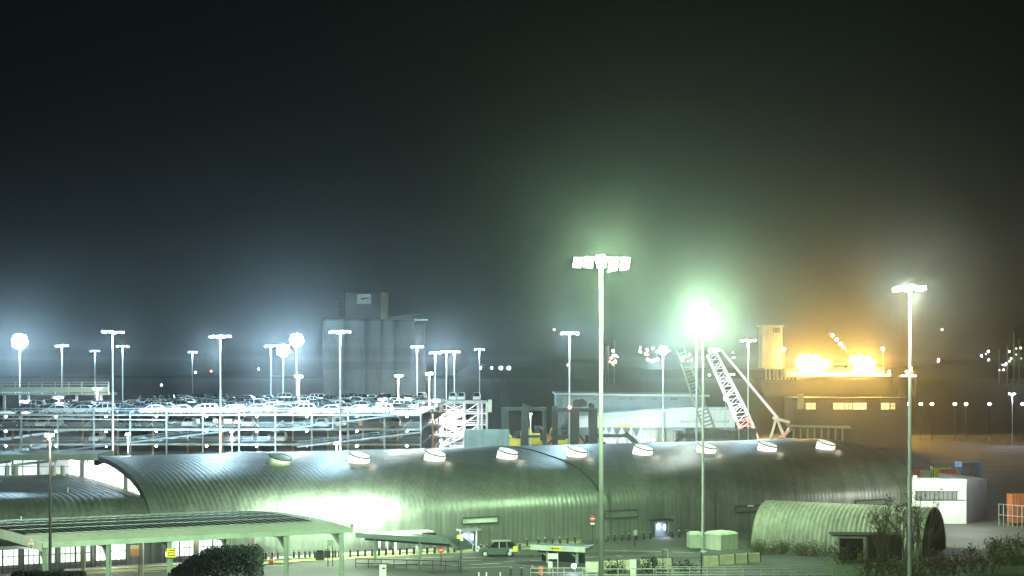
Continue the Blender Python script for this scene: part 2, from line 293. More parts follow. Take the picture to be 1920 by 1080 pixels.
# ---------------------------------------------------------------- floodlight masts
LENS = {}
def lens(col, s):
    k = (tuple(col), s)
    if k not in LENS: LENS[k] = emi('lamp_lens_%d' % len(LENS), col, s)
    return LENS[k]
MASTG = 'tall floodlight masts across the docks'
def aim(t, loc, target, w, col, size, blend=.8):
    d = bpy.data.lights.new('lamp_light', 'SPOT'); d.energy = w; d.color = col; d.shadow_soft_size = .3; d.spot_size = R(size); d.spot_blend = blend
    o = bpy.data.objects.new('lamp_light', d); C.objects.link(o); o.parent = t; o.location = loc; o.rotation_euler = (Vector(target)-t.location-Vector(loc)).to_track_quat('-Z', 'Y').to_euler(); return o
def mast(px, py, h, label, power, col=COOL, n=4, width=2.9, D=None, base=0., glow=60, r=.24, group=MASTG, name='floodlight_mast', pole=None, rot=0., cone=0, omni=.4, cluster=0, tilt=0, facing=0, tiers=1):
    """head at photo pixel (px, py); height h fixes the distance unless D is given"""
    Y = D or F*(h-H)/(HY-py); p = at(px, py, Y); h = p.z
    t = thing(name, label, 'floodlight mast' if name == 'floodlight_mast' else 'lamp post', (p.x, Y, base), rot, group); hh = h-base
    m = MB(); m.tube((0, 0, 0), (0, 0, hh*.5), r, r*.75, 10); m.tube((0, 0, hh*.5), (0, 0, hh+.1), r*.75, r*.5, 10); m.tube((0, 0, 0), (0, 0, .25), r*2, r*2, 10)
    m.build('pole', pole or (mat('pale_pole', (.6, .62, .58), .5, .2, .15, .8, 0, .15) if tiers == 2 else GALV), t)
    m = MB(); m.bar((-width/2, 0, hh+.1), (width/2, 0, hh+.1), .12); m.bar((0, -.7, hh+.1), (0, .7, hh+.1), .12); m.build('crossbar', GALV, t)
    hk = ('house', n, width, hh)
    for i in range(n*tiers):  # a second tier is added to thicken the blown-out lamp head
        x = (i % n-(n-1)/2)*width/max(1, n-1); up2 = -.3*(i//n)
        hd = MB(); dz = random.uniform(-.07, .07); hd.box((0, 0, .13), (.5, 1.5, .16)); o = hd.build('lamp_housing', GALV, t, (x+random.uniform(-.06, .06), 0, hh-.08+dz+up2)); o.rotation_euler = (random.uniform(-.12, .12), random.uniform(-.14, .14), 0)
        le = MB(); le.box((0, 0, -.03), (.44, 1.4, .12)); le.build('lamp_lens', lens(col, glow), o)
    if cluster:                                       # made-up disc of small lamps, dimmer at the edge, imitates the glare
        rq = random.Random(int(px)+int(py))
        N_ = 80 if cluster == 3.4 else 38
        for i in range(N_):
            a_ = i*2.39996; q = math.sqrt((i+.5)/N_); x, zz = math.cos(a_)*q*cluster*.46*rq.uniform(.96, 1.04), math.sin(a_)*q*cluster*.42*rq.uniform(.96, 1.04); sz = cluster*(.075 if N_ == 38 else .05)*(1.1-.3*q)
            hd = MB(); hd.box((0, .2, 0), (sz*1.7, .4, sz*1.6)); o = hd.build('glare_housing', DARK, t, (x, -.2+rq.uniform(-.2, .2), hh+zz))
            le = MB(); le.tube((0, .0, 0), (0, -.06, 0), sz, sz*.95, 10); le.build('glare_lens', lens(col, glow if q < .7 else 8 if q < .86 else .9), o)
    if power:
        if cone:
            d = bpy.data.lights.new('lamp_light', 'SPOT'); d.energy = power; d.color = col; d.shadow_soft_size = .35; d.spot_size = R(cone); d.spot_blend = .6
            o = bpy.data.objects.new('lamp_light', d); C.objects.link(o); o.location = (0, (.9 if tilt else -.9), hh-.6); o.rotation_euler = (R(tilt), 0, 0); o.parent = t
            light((0, -.9, hh-.75), power*omni, col, .35, t)
        else: light((0, -2.3 if tiers == 2 else -.9, hh-.75), power, col, .35, t)
    if facing: aim(t, (0, -1.2, hh), (0, 0, H), facing, col, 44)  # spot toward the camera, added to make the halo in the haze
    return t
K = 1000.
near = mast(1127, 487, 30, 'nearest mast with a wide bright lamp head, its pole crossing the arched roof', 40*K, GREEN, 5, 2.9, glow=260, r=.2, tiers=2, facing=10*K)
aim(near, (-1.2, .8, 29.2), (-24, 188, 2), 520*K, GREEN, 72)  # spot added on the nearest mast to brighten the canopy and yard
m1 = mast(1318, 590, 30, 'tall mast standing in front of the shed wall with a dazzling disc of glare lamps', 50*K, GREEN, 4, 2.6, 203, glow=300, r=.2, cluster=3.4, facing=190*K)
mast(1706, 540, 30, 'tall mast with a narrow lamp head rising past the right end of the arched shed', 42*K, (.8, 1, .78), 3, 1.9, glow=60, r=.19)
mast(1306, 613, 30, 'second floodlight mast close behind the dazzling one beside the crane boom', 60*K, (.85, 1, .9), 4, 3., 290, glow=200, cone=125, omni=.1, cluster=2.2, facing=35*K)
aim(m1, (1., .9, 29.2), (64, 226, 4), 190*K, (.75, 1, .66), 62)  # spot added on this mast to brighten the right part of the shed
L_ = [(37, 640, 190, 400, 300, 'dazzling mast at the far left standing behind the lit ramp of the car deck'), (116, 648, 30, 0, 90, 'thin mast second from the left behind the car deck'),
      (178, 658, 26, 0, 50, 'small distant mast between the second mast and the tall one on the left'), (211, 622, 70, 262, 90, 'tall mast whose dark pole crosses the car deck above the white gable glazing'),
      (230, 649, 28, 0, 40, 'slim mast just right of the tall dark pole on the left'), (361, 660, 26, 0, 60, 'lone small distant mast between the two tall masts left of the silos'),
      (413, 630, 220, 266, 120, 'tall bright pole passing in front of the car deck left of the dazzling pair'), (508, 648, 26, 0, 70, 'faint mast at the left edge of the dazzling pair'),
      (531, 657, 90, 470, 320, 'lower of the two dazzling lamp masts left of the silos'), (556, 638, 120, 440, 330, 'upper of the two dazzling lamp masts left of the silos'),
      (638, 621, 190, 262, 90, 'tall mast in front of the left silo with a dark lower pole'), (782, 650, 28, 0, 90, 'mast in front of the right edge of the silos'),
      (816, 661, 45, 470, 150, 'leftmost of three bright masts in a row right of the silos'), (837, 659, 45, 490, 150, 'middle one of three bright masts in a row right of the silos'),
      (852, 659, 45, 480, 150, 'rightmost of three bright masts in a row right of the silos'), (899, 655, 26, 0, 50, 'thin mast above the row of small quay lights right of the silos'),
      (1068, 624, 45, 300, 90, 'mast with twin lamp clusters rising behind the dark gantries'), (1243, 657, 90, 420, 260, 'bright mast in front of the white terminal wall'),
      (1403, 638, 60, 380, 180, 'mast between the white crane boom and the amber tower')]
for px, py, pw, D, gl, lb in L_: mast(px, py, 30, lb, pw*K*.75, COOL, 4 if gl > 60 else 3, 2.9, D or None, glow=gl, cone=125, cluster=4.6 if gl > 280 else 2.8 if gl == 260 else 0, omni=.5 if gl > 250 else .12 if D in (262, 266) else .7, tilt=40 if D in (262, 266) else 0, facing=58*K if gl > 280 else 45*K if gl == 260 else 0)
DG = 'lamp posts standing on the car deck'
for px, py, D, lb in ((560, 705, 300, 'short lamp post on the car deck below the dazzling pair'), (747, 704, 300, 'short lamp post on the car deck in front of the silos'), (805, 700, 330, 'short slim lamp post near the stair tower')):
    mast(px, py, 0, lb, 16*K, (.88, 1, .95), 2, .9, D, 15.5, 110, .13, DG, 'lamp_post')
# pole lamps in the road between the shed and the car deck, and the black post by the canopy
RG = 'pole lamps along the road behind the shed'
mast(94, 815, 0, 'black lamp post rising in front of the canopy roof at the left', 5*K, (1, .97, .85), 1, .45, 150, 0, 160, .18, None, 'lamp_post', pole=BLACK)['label']
for px, py, D, lb in ((240, 813, 262, 'pole lamp in front of the car deck, above the left gable'), (435, 808, 262, 'pole lamp glowing beside the upper car ramp'), (631, 829, 258, 'pole lamp low over the shed ridge left of the second lit drum')):
    mast(px, py, 0, lb, 5*K, (1, .98, .9), 1, .5, D, 0, 260, .1, RG, 'lamp_post')
# ---------------------------------------------------------------- cars
GLASSB = GLASS
def arch(cx, r, z0, n=7): return [(cx+r*math.cos(math.pi*(1-i/n)), z0+r*math.sin(math.pi*(1-i/n))) for i in range(n+1)]
def make_car(paint, label, kind='hatch', big=1., group='cars packed on the top deck of the car park', name='parked_car', detail=True):
    """nose towards -x, wheels on z = 0"""
    t = thing(name, label, 'car', (0, 0, 0), 0, group)
    if kind == 'suv':   Lh, hood, roof, wr, belt = 2.25, 1.02, 1.72, .37, 1.03
    elif kind == 'van': Lh, hood, roof, wr, belt = 2.4, 1.1, 1.95, .34, 1.1
    else:               Lh, hood, roof, wr, belt = 2.15, .9, 1.48, .33, .93
    xf, xr, zb = -Lh+.85, Lh-.85, .27
    low_ = [(-Lh+.05, zb)]+arch(xf, wr+.06, zb)+arch(xr, wr+.06, zb)+[(Lh-.06, zb)]
    up = [(Lh, .55), (Lh-.03, belt), (Lh-.12, belt+.03), (-Lh+1.15, belt), (-Lh+.3, hood-.13), (-Lh+.03, hood-.3), (-Lh, .5)]
    b = bmesh.new(); poly = low_+up; a = [b.verts.new((p[0], -.87, p[1])) for p in poly]; c = [b.verts.new((p[0], .87, p[1])) for p in poly]
    b.faces.new(a); b.faces.new(c[::-1])
    for i in range(len(poly)): j = (i+1) % len(poly); b.faces.new((a[j], a[i], c[i], c[j]))
    bmesh.ops.recalc_face_normals(b, faces=b.faces)
    if detail:
        k = len(low_); ed = [e for e in b.edges if (e.verts[0] in a and e.verts[1] in a or e.verts[0] in c and e.verts[1] in c) and min(v.co.z for v in e.verts) > .4 and abs(e.verts[0].co.x-e.verts[1].co.x) > .05]
        bmesh.ops.bevel(b, geom=ed, offset=.07, segments=2, affect='EDGES')
    me = bpy.data.meshes.new('body'); b.to_mesh(me); b.free(); me.materials.append(paint); bo = bpy.data.objects.new('body', me); C.objects.link(bo); bo.parent = t
    x0, x1 = -Lh+1.05, Lh-.1; tx0, tx1 = x0+.86, (x1-.5 if kind == 'hatch' else x1-.36)
    if kind == 'van': tx0 = x0+.5
    ctr = lambda y, z, xa, xb: [(xa, -y, z), (xb, -y, z), (xb, y, z), (xa, y, z)]
    gl = MB(); gl.hexa(ctr(.8, belt, x0, x1)+ctr(.62, roof-.05, tx0, tx1)); gl.build('windows', GLASSB, t)
    rf = MB(); rf.hexa(ctr(.66, roof-.06, tx0-.06, tx1+.05)+ctr(.56, roof+.01, tx0+.1, tx1-.08)); rf.build('roof', paint, t)
    pl = MB()
    for s in (-1, 1):
        pl.bar((x0, s*.8, belt), (tx0, s*.63, roof-.05), .07); pl.bar((x1, s*.8, belt), (tx1, s*.63, roof-.05), .13)
        pl.bar((.2, s*.81, belt), (.22, s*.645, roof-.05), .09)
        if kind != 'hatch': pl.bar((1.1, s*.81, belt), (1.08, s*.645, roof-.05), .09)
    pl.build('window_frame', paint, t)  # roof pillars between the car's windows
    for x in (xf, xr):
        for s in (-1, 1):
            w = MB(); w.tube((x, s*.68, wr), (x, s*.885, wr), wr, wr, 14); o = w.build('wheel', BLACK, t)
            if s < 0 or detail: q = MB(); q.tube((x, s*.88, wr), (x, s*.9, wr), wr*.62, wr*.6, 10); q.build('rim', GALV, o)
    if detail:
        for s in (-1, 1):
            q = MB(); q.box((-Lh+.06, s*.66, hood-.32), (.2, .36, .16)); q.build('headlight', WHITEP, t)
            q = MB(); q.box((Lh-.04, s*.74, belt-.16), (.14, .22, .3)); q.build('tail_light', RED, t)
            q = MB(); q.box((x0+.42, s*.95, belt+.1), (.12, .2, .15)); q.build('mirror', paint, t)
    return t
PA = {k: mat('car_'+k, c, .32, m_, .04, 1, 0, 0, .6) for k, c, m_ in (('white', (.78, .79, .78), 0), ('silver', (.42, .46, .47), .4), ('dark', (.02, .03, .034), .1), ('blue', (.03, .07, .32), .1), ('grey', (.13, .15, .15), .3))}

# ---------------------------------------------------------------- multi-storey car park
YF, YB, XL, XR, ZT = 279.5, 400., -96., -15.8, 15.5
SLABM = mat('deck_concrete', (.11, .12, .115), .7, 0, .2, .15, .2, .2)
park = thing('car_park', 'open multi-storey car deck packed with vehicles behind the arched shed', 'car park', (0, YF, 0))
LEV = [15.5, 12.93, 10.33, 7.73, 5.1]
for i, z in enumerate(LEV):
    m = MB(); m.box(((XL+XR)/2-0, (YB-YF)/2+.25, z-.1), (XR-XL, YB-YF-.5, .16)); m.build('floor_slab', SLABM, park)
    m = MB(); m.bar((XL, 0, z-.25), (XR, 0, z-.25), .3, .18); m.build('edge_beam', mat('edge_beam', (.26, .26, .2), .55, 0, .12), park)
cols = [41+68*i for i in range(-2, 12)]
for i, px in enumerate(cols):
    x = at(px, 0, YF).x
    if x < XL+.3: continue
    m = MB(); m.box((x, -.35, 8.05), (.25, .3, 16.1)); m.build('column', mat('park_steel', (.22, .235, .23), .5, .4, .15, .8), park)
    m = MB(); m.box((x+1.6, 10.2, 7.6), (.3, .3, 15.2)); m.build('inner_column', mat('primer_steel', (.42, .2, .1), .6), park)
for z in (16.45, 16.05):
    m = MB(); m.tube((XL, -.12, z), (XR, -.12, z), .045); m.build('guard_rail', GALV, park)
for z in LEV[1:]:
    for h in (.45, .8, 1.1): m = MB(); m.tube((XL, -.14, z+h), (XR, -.14, z+h), .03, .03, 5); m.build('guard_rail', GALV, park)
for i in range(58):
    m = MB(); x = XL+1+i*1.38; m.bar((x, -.14, 15.5), (x, -.14, 16.5), .06); m.build('rail_post', GALV, park)
for i in range(14):
    m = MB(); x = XL+4+i*5.7; m.bar((x, 5.5, 14.2), (x+1.5*(-1)**i, 5.5, 13.0), .1); m.build('brace', GALV, park)
m = MB(); m.bar((XL, -.5, 14.72), (at(315, 0, YF).x, -.5, 14.45), .2, .2); m.build('service_pipe', GALV, park)
LAMP = lens((.85, .93, 1), 60)
for z in LEV[:3]:
    for i in range(9):
        x = at(11+94*i, 0, YF+2).x
        m = MB(); m.ball((x, 2, z-.52), .2, 8); m.build('ceiling_lamp', LAMP, park)
for z in LEV[:3]:
    for x in (-78, -52, -28): light((x, 16, z-.9), 260, (1, .93, .82), .3, park)
RAMPM = mat('ramp_steel', (.09, .105, .1), .6, .2, .15, .5)
def ramp(px0, py0, px1, py1, dy=-2.4, nm='ramp'):
    p0, p1 = at(px0, py0, YF+dy)-Vector((0, YF, 0)), at(px1, py1, YF+dy)-Vector((0, YF, 0)); m = MB(); m.bar(p0, p1, 3.4, .16); o = m.build(nm, SLABM, park)
    for h, th in ((.1, .28), (.62, .06), (1., .07)): m = MB(); m.bar(p0+Vector((0, -1.75, h)), p1+Vector((0, -1.75, h)), .1, th); m.build('parapet', RAMPM, o)
    n = 9
    for i in range(n+1): q = p0.lerp(p1, i/n); m = MB(); m.bar(q+Vector((0, -1.72, .5)), q+Vector((0, -1.72, 1)), .07); m.build('post', RAMPM, o)
ramp(60, 852, 424, 809); ramp(512, 808, 742, 779); ramp(560, 838, 788, 811)
m = MB(); m.box((-31.5, 6, 14.1), (.2, 9, 2.3)); m.build('partition', GREYP, park)
for x0, x1, z0, col in ((-58.2, -56.9, 13.1, 'a'), (-54.4, -53.6, 13.1, 'b'), (-52.6, -51., 13.1, 'c')):
    m = MB(); m.box(((x0+x1)/2, 12, z0+.75), (x1-x0, .2, .75)); m.build('lit_window', emi('park_window', (.85, 1, 1), 1.1), park)
# raised back ramp with a parapet at the far left
up_ = thing('raised_ramp', 'raised pale ramp with rails behind the top deck at the far left', 'ramp', (0, 330, 0))
a0, a1 = at(-60, 738, 330), at(212, 738, 330); o0 = Vector((0, 330, 0))
m = MB(); m.bar(a0-o0, a1-o0, 7, .5); m.build('deck', SLABM, up_)
m = MB(); m.bar(a0-o0+Vector((0, -3.6, .9)), a1-o0+Vector((0, -3.6, .9)), .16, 1.); m.build('parapet', mat('parapet_lit_green', (.14, .18, .11), .6), up_)  # greenish lamplight is put into the parapet's colour
for z in (1.9, 2.4): m = MB(); m.tube(a0-o0+Vector((0, -3.6, z)), a1-o0+Vector((0, -3.6, z)), .06); m.build('rail', GALV, up_)
for i in range(12): q = a0.lerp(a1, i/11)-o0; m = MB(); m.box(q+Vector((0, -3.55, 1.2)), (.14, .14, 2.6)); m.build('rail_post', GALV, up_)
for i in range(6): q = a0.lerp(a1, (i+.5)/6)-o0; m = MB(); m.box((q.x, 0, q.z/2), (.5, .5, q.z)); m.build('support', GALV, up_)
for px, py, D, lb, pw, gl in ((183, 728, 318, 'dazzling floodlight on a short post at the right end of the raised ramp', 16, 400), (46, 752, 292, 'blinding low floodlight among the cars at the left end of the deck', 9, 300), (110, 744, 300, 'low floodlight between parked cars under the raised ramp', 6, 200),
                              (717, 748, 300, 'starry floodlight on the deck in front of the silos', 16, 400), (765, 748, 305, 'starry floodlight on the deck right of the one before the silos', 14, 350), (818, 750, 330, 'starry floodlight at the top left corner of the stair tower', 22, 400)):
    zb = 15.5
    mast(px, py, 0, lb, pw*K*.3, (.95, 1, 1), 2, .8, D, zb, gl, .1, 'low floodlights on the car deck', 'floodlight_post')
# cars: front row read off the photo, packed rows behind
ZD = ZT
protos = {}
for k in PA:
    for kd in ('hatch', 'suv', 'van'): protos[k, kd] = make_car(PA[k], 'x', kd, detail=False)
used = set()
def put(k, kd, x, y, rz, label, z=ZD):
    p = protos[k, kd]
    if (k, kd) not in used: used.add((k, kd)); p.location = (x, y, z); p.rotation_euler = (0, 0, rz); p['label'] = label; return p
    return copy_tree(p, (x, y, z), rz, label)
FRONT = [(48, 'dark', 'suv', 'black estate car at the left end of the front row on the top deck'), (104, 'silver', 'hatch', 'silver car parked next to the black estate in the front row'), (151, 'silver', 'hatch', 'second silver car along the front row, left of the dark mast'),
         (192, 'silver', 'suv', 'silver car right behind the dark mast in the front row'), (236, 'dark', 'hatch', 'dark green car just right of the dark mast in the front row'), (285, 'white', 'hatch', 'white car with a blue one behind it in the front row'),
         (335, 'white', 'hatch', 'white car between the blue-backed white one and the next in the front row'), (384, 'white', 'suv', 'white car just left of the tall bright pole in the front row'), (430, 'white', 'hatch', 'white car just right of the tall bright pole in the front row'),
         (478, 'silver', 'hatch', 'grey-white car set back in the gap of the front row'), (521, 'white', 'hatch', 'dim white car below the dazzling pair of masts'), (568, 'white', 'suv', 'bright white estate car below the short deck lamp'),
         (615, 'white', 'hatch', 'bright white saloon car left of the dark pole by the silos'), (668, 'white', 'hatch', 'bright white car right of the dark pole by the silos'), (713, 'white', 'suv', 'bright white car under the starry floodlight')]
for px, k, kd, lb in FRONT:
    Y = YF+2.0 if px not in (478, 521) else YF+9; put(k, kd, at(px, 0, Y).x, Y, random.uniform(-.03, .03), lb)
put('blue', 'hatch', at(277, 0, YF+6.4).x, YF+6.4, 0, 'blue car parked behind the white one in the second row')
kk = 0; rr = random.Random(5)
for ri, Y in enumerate((286, 294.5, 300.5, 312, 318, 330, 341, 352, 364, 376, 388)):
    n = int(66/4.75); col = ('dark', 'grey', 'dark', 'silver', 'dark', 'white', 'dark', 'dark', 'grey')
    for i in range(15):
        x = XL+7+i*4.9+rr.uniform(-.4, .4)
        if x > XR-3-ri*.2 or rr.random() < .12: continue
        if ri == 0 and rr.random() < .25: continue
        if abs(Y-292) < 7 and x < -88: continue
        if Y > 324 and x < at(215, 0, 330).x: continue
        k = rr.choice(col); kd = rr.choice(('hatch', 'suv', 'hatch', 'hatch', 'van'))
        where = 'second row' if ri == 0 else 'middle rows' if ri < 5 else 'far rows'
        put(k, kd, x, Y, rr.choice((0, math.pi))+rr.uniform(-.04, .04), '%s %s in the packed %s of the top deck' % ({'dark': 'black', 'grey': 'dark grey', 'silver': 'silver', 'white': 'white', 'blue': 'blue'}[k], 'tall car' if kd == 'suv' else 'van' if kd == 'van' else 'low car', where))
for px, py, k, lb in ((82, 798, 'white', 'white car parked nose out on the second level at the left'), (104, 797, 'silver', 'silver car beside the white one on the second level'), (62, 796, 'silver', 'grey car deep inside the second level at the left')):
    put(k, 'suv', at(px, 0, YF+6).x, YF+6, R(90), lb, LEV[1])
rr = random.Random(11)
for li, z in enumerate(LEV[1:3]):
    for i in range(17):
        x = XL+22+i*3.3+rr.uniform(-.5, .5); Y = YF+rr.choice((6, 7, 13, 20))
        if x > XR-3 or rr.random() < .25: continue
        k = rr.choice(('dark', 'dark', 'silver', 'white', 'grey')); put(k, 'suv', x, Y, R(90)+rr.uniform(-.05, .05), '%s car parked nose in on the %s level of the car deck' % (k if k != 'dark' else 'black', ('second', 'third')[li]), z)
put('dark', 'suv', at(20, 0, YF+5).x, YF+5, 0, 'black car in the shade of the second level at the far left', LEV[1])
for key in list(protos):
    if key not in used:
        for c in [protos[key]]+list(protos[key].children_recursive): bpy.data.objects.remove(c)
# white vans on the top of the stair tower end
vp = None
for px, py, lb in ((790, 741, 'white van at the left of the tower top, beyond the parked rows'), (849, 743, 'white van seen from behind on the tower top'), (865, 743, 'second white van seen from behind on the tower top'), (894, 741, 'white van at the right end of the tower top')):
    p = at(px, 750.5, 392)
    if vp is None: vp = make_car(PA['white'], lb, 'van', 1, 'white vans on the tower top', 'white_van', False); vp.location = (p.x, 392, 15.55); vp.rotation_euler = (0, 0, R(80)); 
    else: copy_tree(vp, (p.x, 392, 15.55), R(80+px*.01), lb)

# ---------------------------------------------------------------- steel stair tower at the right end of the car deck
tw = thing('stair_tower', 'floodlit white steel stair tower at the right end of the car deck', 'stair tower', (0, 385, 0))
TX0, TX1 = at(790, 0, 385).x, at(914, 0, 385).x
m = MB(); m.box(((TX0+TX1)/2, 6, 15.35), (TX1-TX0, 16, .3)); m.build('top_deck', SLABM, tw)
m = MB(); m.bar((TX0, -2, 15.35), (TX1, -2, 15.35), .25, .8); m.build('edge_beam', GREYP, tw)
CX_ = [TX0+.3, at(828, 0, 385).x, at(870, 0, 385).x, at(896, 0, 385).x, at(903, 0, 385).x, TX1-.2]
for x in CX_:
    for y in (-2, 8): m = MB(); m.box((x, y, 7.6), (.42, .42, 15.2)); m.build('column', mat('tower_white', (.55, .56, .55), .5), tw)
for z in (12.6, 9.9, 7.2, 4.5):
    m = MB(); m.bar((TX0, -2, z), (TX1, -2, z), .2, .3); m.build('beam', WHITEP, tw)
    m = MB(); m.box(((TX0+TX1)/2, 4, z-.1), (TX1-TX0, 9, .12)); m.build('landing', GALV, tw)
for i, z in enumerate((15.2, 12.6, 9.9, 7.2)):
    a, b = (CX_[1], CX_[2]) if i % 2 == 0 else (CX_[2], CX_[1])
    m = MB(); m.bar((a, -2.2, z), (b, -2.2, z-2.6), 1., .25); o = m.build('stair_flight', WHITEP, tw)
    for h in (.55, 1.05): m = MB(); m.bar((a, -2.8, z+h), (b, -2.8, z-2.6+h), .09); m.build('handrail', WHITEP, o)
    m = MB(); m.bar((CX_[3], -2.1, z-.2), (CX_[2], -2.1, z-2.4), .22); m.build('brace', WHITEP, tw)
    m = MB(); m.bar((CX_[2], -1.7, z-.4), (CX_[1]+1, -1.7, z-2.2), .2); m.build('brace', WHITEP, tw)
    for h in (.5, 1): m = MB(); m.bar((CX_[1], -2.3, z-2.6+h), (CX_[5], -2.3, z-2.6+h), .09); m.build('rail', WHITEP, tw)
for i in range(7): x = TX0+.8+i*.75; m = MB(); m.tube((x, -2.6, 7), (x, -2.6, 15.0), .14, .14, 6); m.build('tube', WHITEP if i % 2 else mat('lit_tube_orange', (.6, .3, .16), .6), tw)  # every other tube has orange lamplight put into its colour
m = MB(); m.box((TX1+.6, -1, 14.4), (.9, 1.2, 3.)); m.build('cabinet', mat('cream_panel', (.7, .68, .5), .5), tw)
for px, py in ((831, 777), (850, 786), (829, 800), (856, 792), (825, 825)):
    p = at(px, py, 381)-Vector((0, 385, 0)); m = MB(); m.box(p, (.5, .3, .4)); m.build('floodlight', lens((1, .99, 1), 250), tw); light(p+Vector((0, -.5, -.1)), 1100, (1, .98, 1), .2, tw)
cab = thing('site_cabin', 'grey-white stacked site cabins standing right of the stair tower behind the shed', 'site cabin', at(905, 690+23.5*F/300, 300))
for x0, x1, mm in ((-3.4, 0, GREYP), (0.03, 3.4, GREYP), (3.43, 5, mat('cream_panel', (.7, .68, .5), .5))):
    m = MB(); m.box(((x0+x1)/2, 0, 6), (x1-x0, 3, 12)); o = m.build('cabin_module', mat('pale_cabin', (.17, .21, .19), .5, 0, .1, .5, 0, .2), cab)
    for h in (2.9, 5.8, 8.7): m = MB(); m.box(((x0+x1)/2, -1.52, h), (x1-x0-.1, .06, .12)); m.build('joint_strip', DARK, o)
# ---------------------------------------------------------------- solar canopy in the foreground
CA0 = at(80, 1020, 159); CA0.z = 0
can = thing('solar_canopy', 'long pale canopy with a curved roof of dark solar panels in front of the shed', 'canopy', CA0)
def K2(t, w, z): return U*t+V*w+Vector((0, 0, z))
CL = 32.9; HWID = 9.9; SK = .62                       # length, half width, skew of the ends
def cz(w): return 6.1+1.28*(1-((w+HWID)/HWID)**2)       # w from 0 (front eave) to -2*HWID (back eave)
def cpt(s, w, dz=0.): return K2(s*CL+SK*w-.0, w, cz(w)+dz)
def cstrip(s0, s1, w0, w1, dz, th, nw=10, ns=1):
    m = MB(); ws = [w0+(w1-w0)*i/nw for i in range(nw+1)]
    for a in range(ns):
        p, q = s0+(s1-s0)*a/ns, s0+(s1-s0)*(a+1)/ns
        top = [[cpt(p, w, dz) for w in ws], [cpt(q, w, dz) for w in ws]]; bot = [[x-Vector((0, 0, th)) for x in r] for r in top]
        m.grid(top, False); m.grid(bot, False, True)
        for r0, r1 in ((top[0], bot[0]), (bot[1], top[1])): m.grid([r0, r1], False)
        m.face([top[0][0], top[1][0], bot[1][0], bot[0][0]]); m.face([top[0][-1], bot[0][-1], bot[1][-1], top[1][-1]])
    return m
PALE = mat('pale_sheet', (.5, .54, .46), .5, .1, .1, .3, 0, .15)
cstrip(0, 1, 0, -2*HWID, 0, .22, 22).build('roof', PALE, can)
m = MB(); m.bar(K2(0, .06, 5.9), K2(CL, .06, 5.9), .1, .55); m.build('front_fascia', mat('fascia_green', (.22, .27, .22), .5), can)
m = MB(); ws = [-2*HWID*i/20 for i in range(21)]
m.grid([[cpt(0, w, -.85)-U*.05 for w in ws], [cpt(0, w, .03)-U*.05 for w in ws], [cpt(0, w, .03)-U*.12 for w in ws], [cpt(0, w, -.85)-U*.12 for w in ws]], False); m.build('end_fascia', WHITEP, can)
PVM = mat('solar_cell', (.012, .018, .02), .65, .0, .2, 1., 0, 0, .25); N = 34
for i in range(N):
    s0 = .012+.93*i/N; s1 = s0+.93/N-.0022
    o = cstrip(s0, s1, -2.6, -14.5, .09, .05, 8).build('solar_panel', PVM, can); cstrip(s1-.0003, s1+.0019, -2.6, -14.5, .115, .02, 8).build('panel_edge', GALV, o)
for i in range(7):
    w = -2.6-11.9*i/6; m = MB(); m.bar(cpt(.012, w, .1), cpt(.94, w, .1), .06, .03); m.build('panel_rail', GALV, can)
POST = mat('post_steel', (.2, .25, .2), .5, .2, .15, .6)
for i in range(6):
    t = .25+6.28*i; m = MB(); m.bar(K2(t, -.35, 0), K2(t, -.35, 5.75), .34, .4); m.tube(K2(t+.3, -.3, .1), K2(t+.3, -.3, 5.7), .07); o = m.build('post', POST, can)
    m = MB(); m.bar(K2(t, -.4, 4.4), K2(t-.0, -3.2, 5.75), .3, .45); m.build('bracket', POST, o)
    m = MB(); m.bar(K2(t, -.5, 5.55), K2(t-SK*9, -15.5, 6.0), .25, .5); m.build('rafter', POST, can)
for px in (156, 265, 369, 474):
    k = (px-CX)/F; w = -12.5; t = (k*(CA0.y-.891*w)-CA0.x-.454*w)/(.891-.454*k); m = MB(); m.bar(K2(t, w, 0), K2(t, w, 6.8), .42, .42); o = m.build('inner_post', mat('post_brown', (.1, .085, .06), .6), can)
m = MB(); m.bar(K2(-3, -9, 5.35), K2(CL-8, -9, 5.35), .25, .7); m.build('cross_beam', POST, can)
for i in range(6):
    s = K2(-1+5*i, -11.5, 5.75); m = MB(); m.box(s, (3.0, .3, .12), R(27)); m.build('strip_light', emi('strip_light', (.9, 1, .92), 9), can); light((s.x, s.y, s.z-.5), 700, (.86, 1, .84), .3, can)
for s, w in ((.1, -16), (.27, -18), (.36, -17.5), (.99, -6), (.97, -4)): m = MB(); p = cpt(s, w, 0); m.tube(p, p+Vector((0, 0, .5)), .06, .04); m.ball(p+Vector((0, 0, .55)), .12, 6); m.build('roof_beacon', WHITEP, can)
# triangular warning signs on the eave and one canopy sign
def tri_sign(px, py, Y, sz, face, lb, post=None):
    p = at(px, py, Y); t = thing('warning_sign', lb, 'sign', (p.x, p.y, p.z), 0, 'small triangular signs on the canopy')
    m = MB(); m.prism([(-sz/2, 0), (sz/2, 0), (0, sz*.95)], 1, -.02, .02); o = m.build('sign_face', face, t)
    m = MB(); m.tube((0, .08, -.6), (0, .08, sz*.8), .04); m.build('bracket', DARK, t)
    m = MB(); m.bar((0, -.03, sz*.3), (0, -.03, sz*.62), .06, .02, (0, 1, 0)); m.bar((0, -.03, sz*.14), (0, -.03, sz*.22), .06, .02, (0, 1, 0)); m.build('exclamation_mark', BLACK, o)
pinkm = mat('sign_pink', (.75, .5, .42), .5); dgm = mat('sign_dull', (.1, .16, .11), .6)
tri_sign(58, 1021, 156.5, .62, pinkm, 'pinkish triangular sign at the left corner of the solar canopy')
tri_sign(378, 1009, 168.5, .6, mat('sign_grey', (.35, .38, .3), .6), 'grey triangular sign at the middle of the canopy eave')
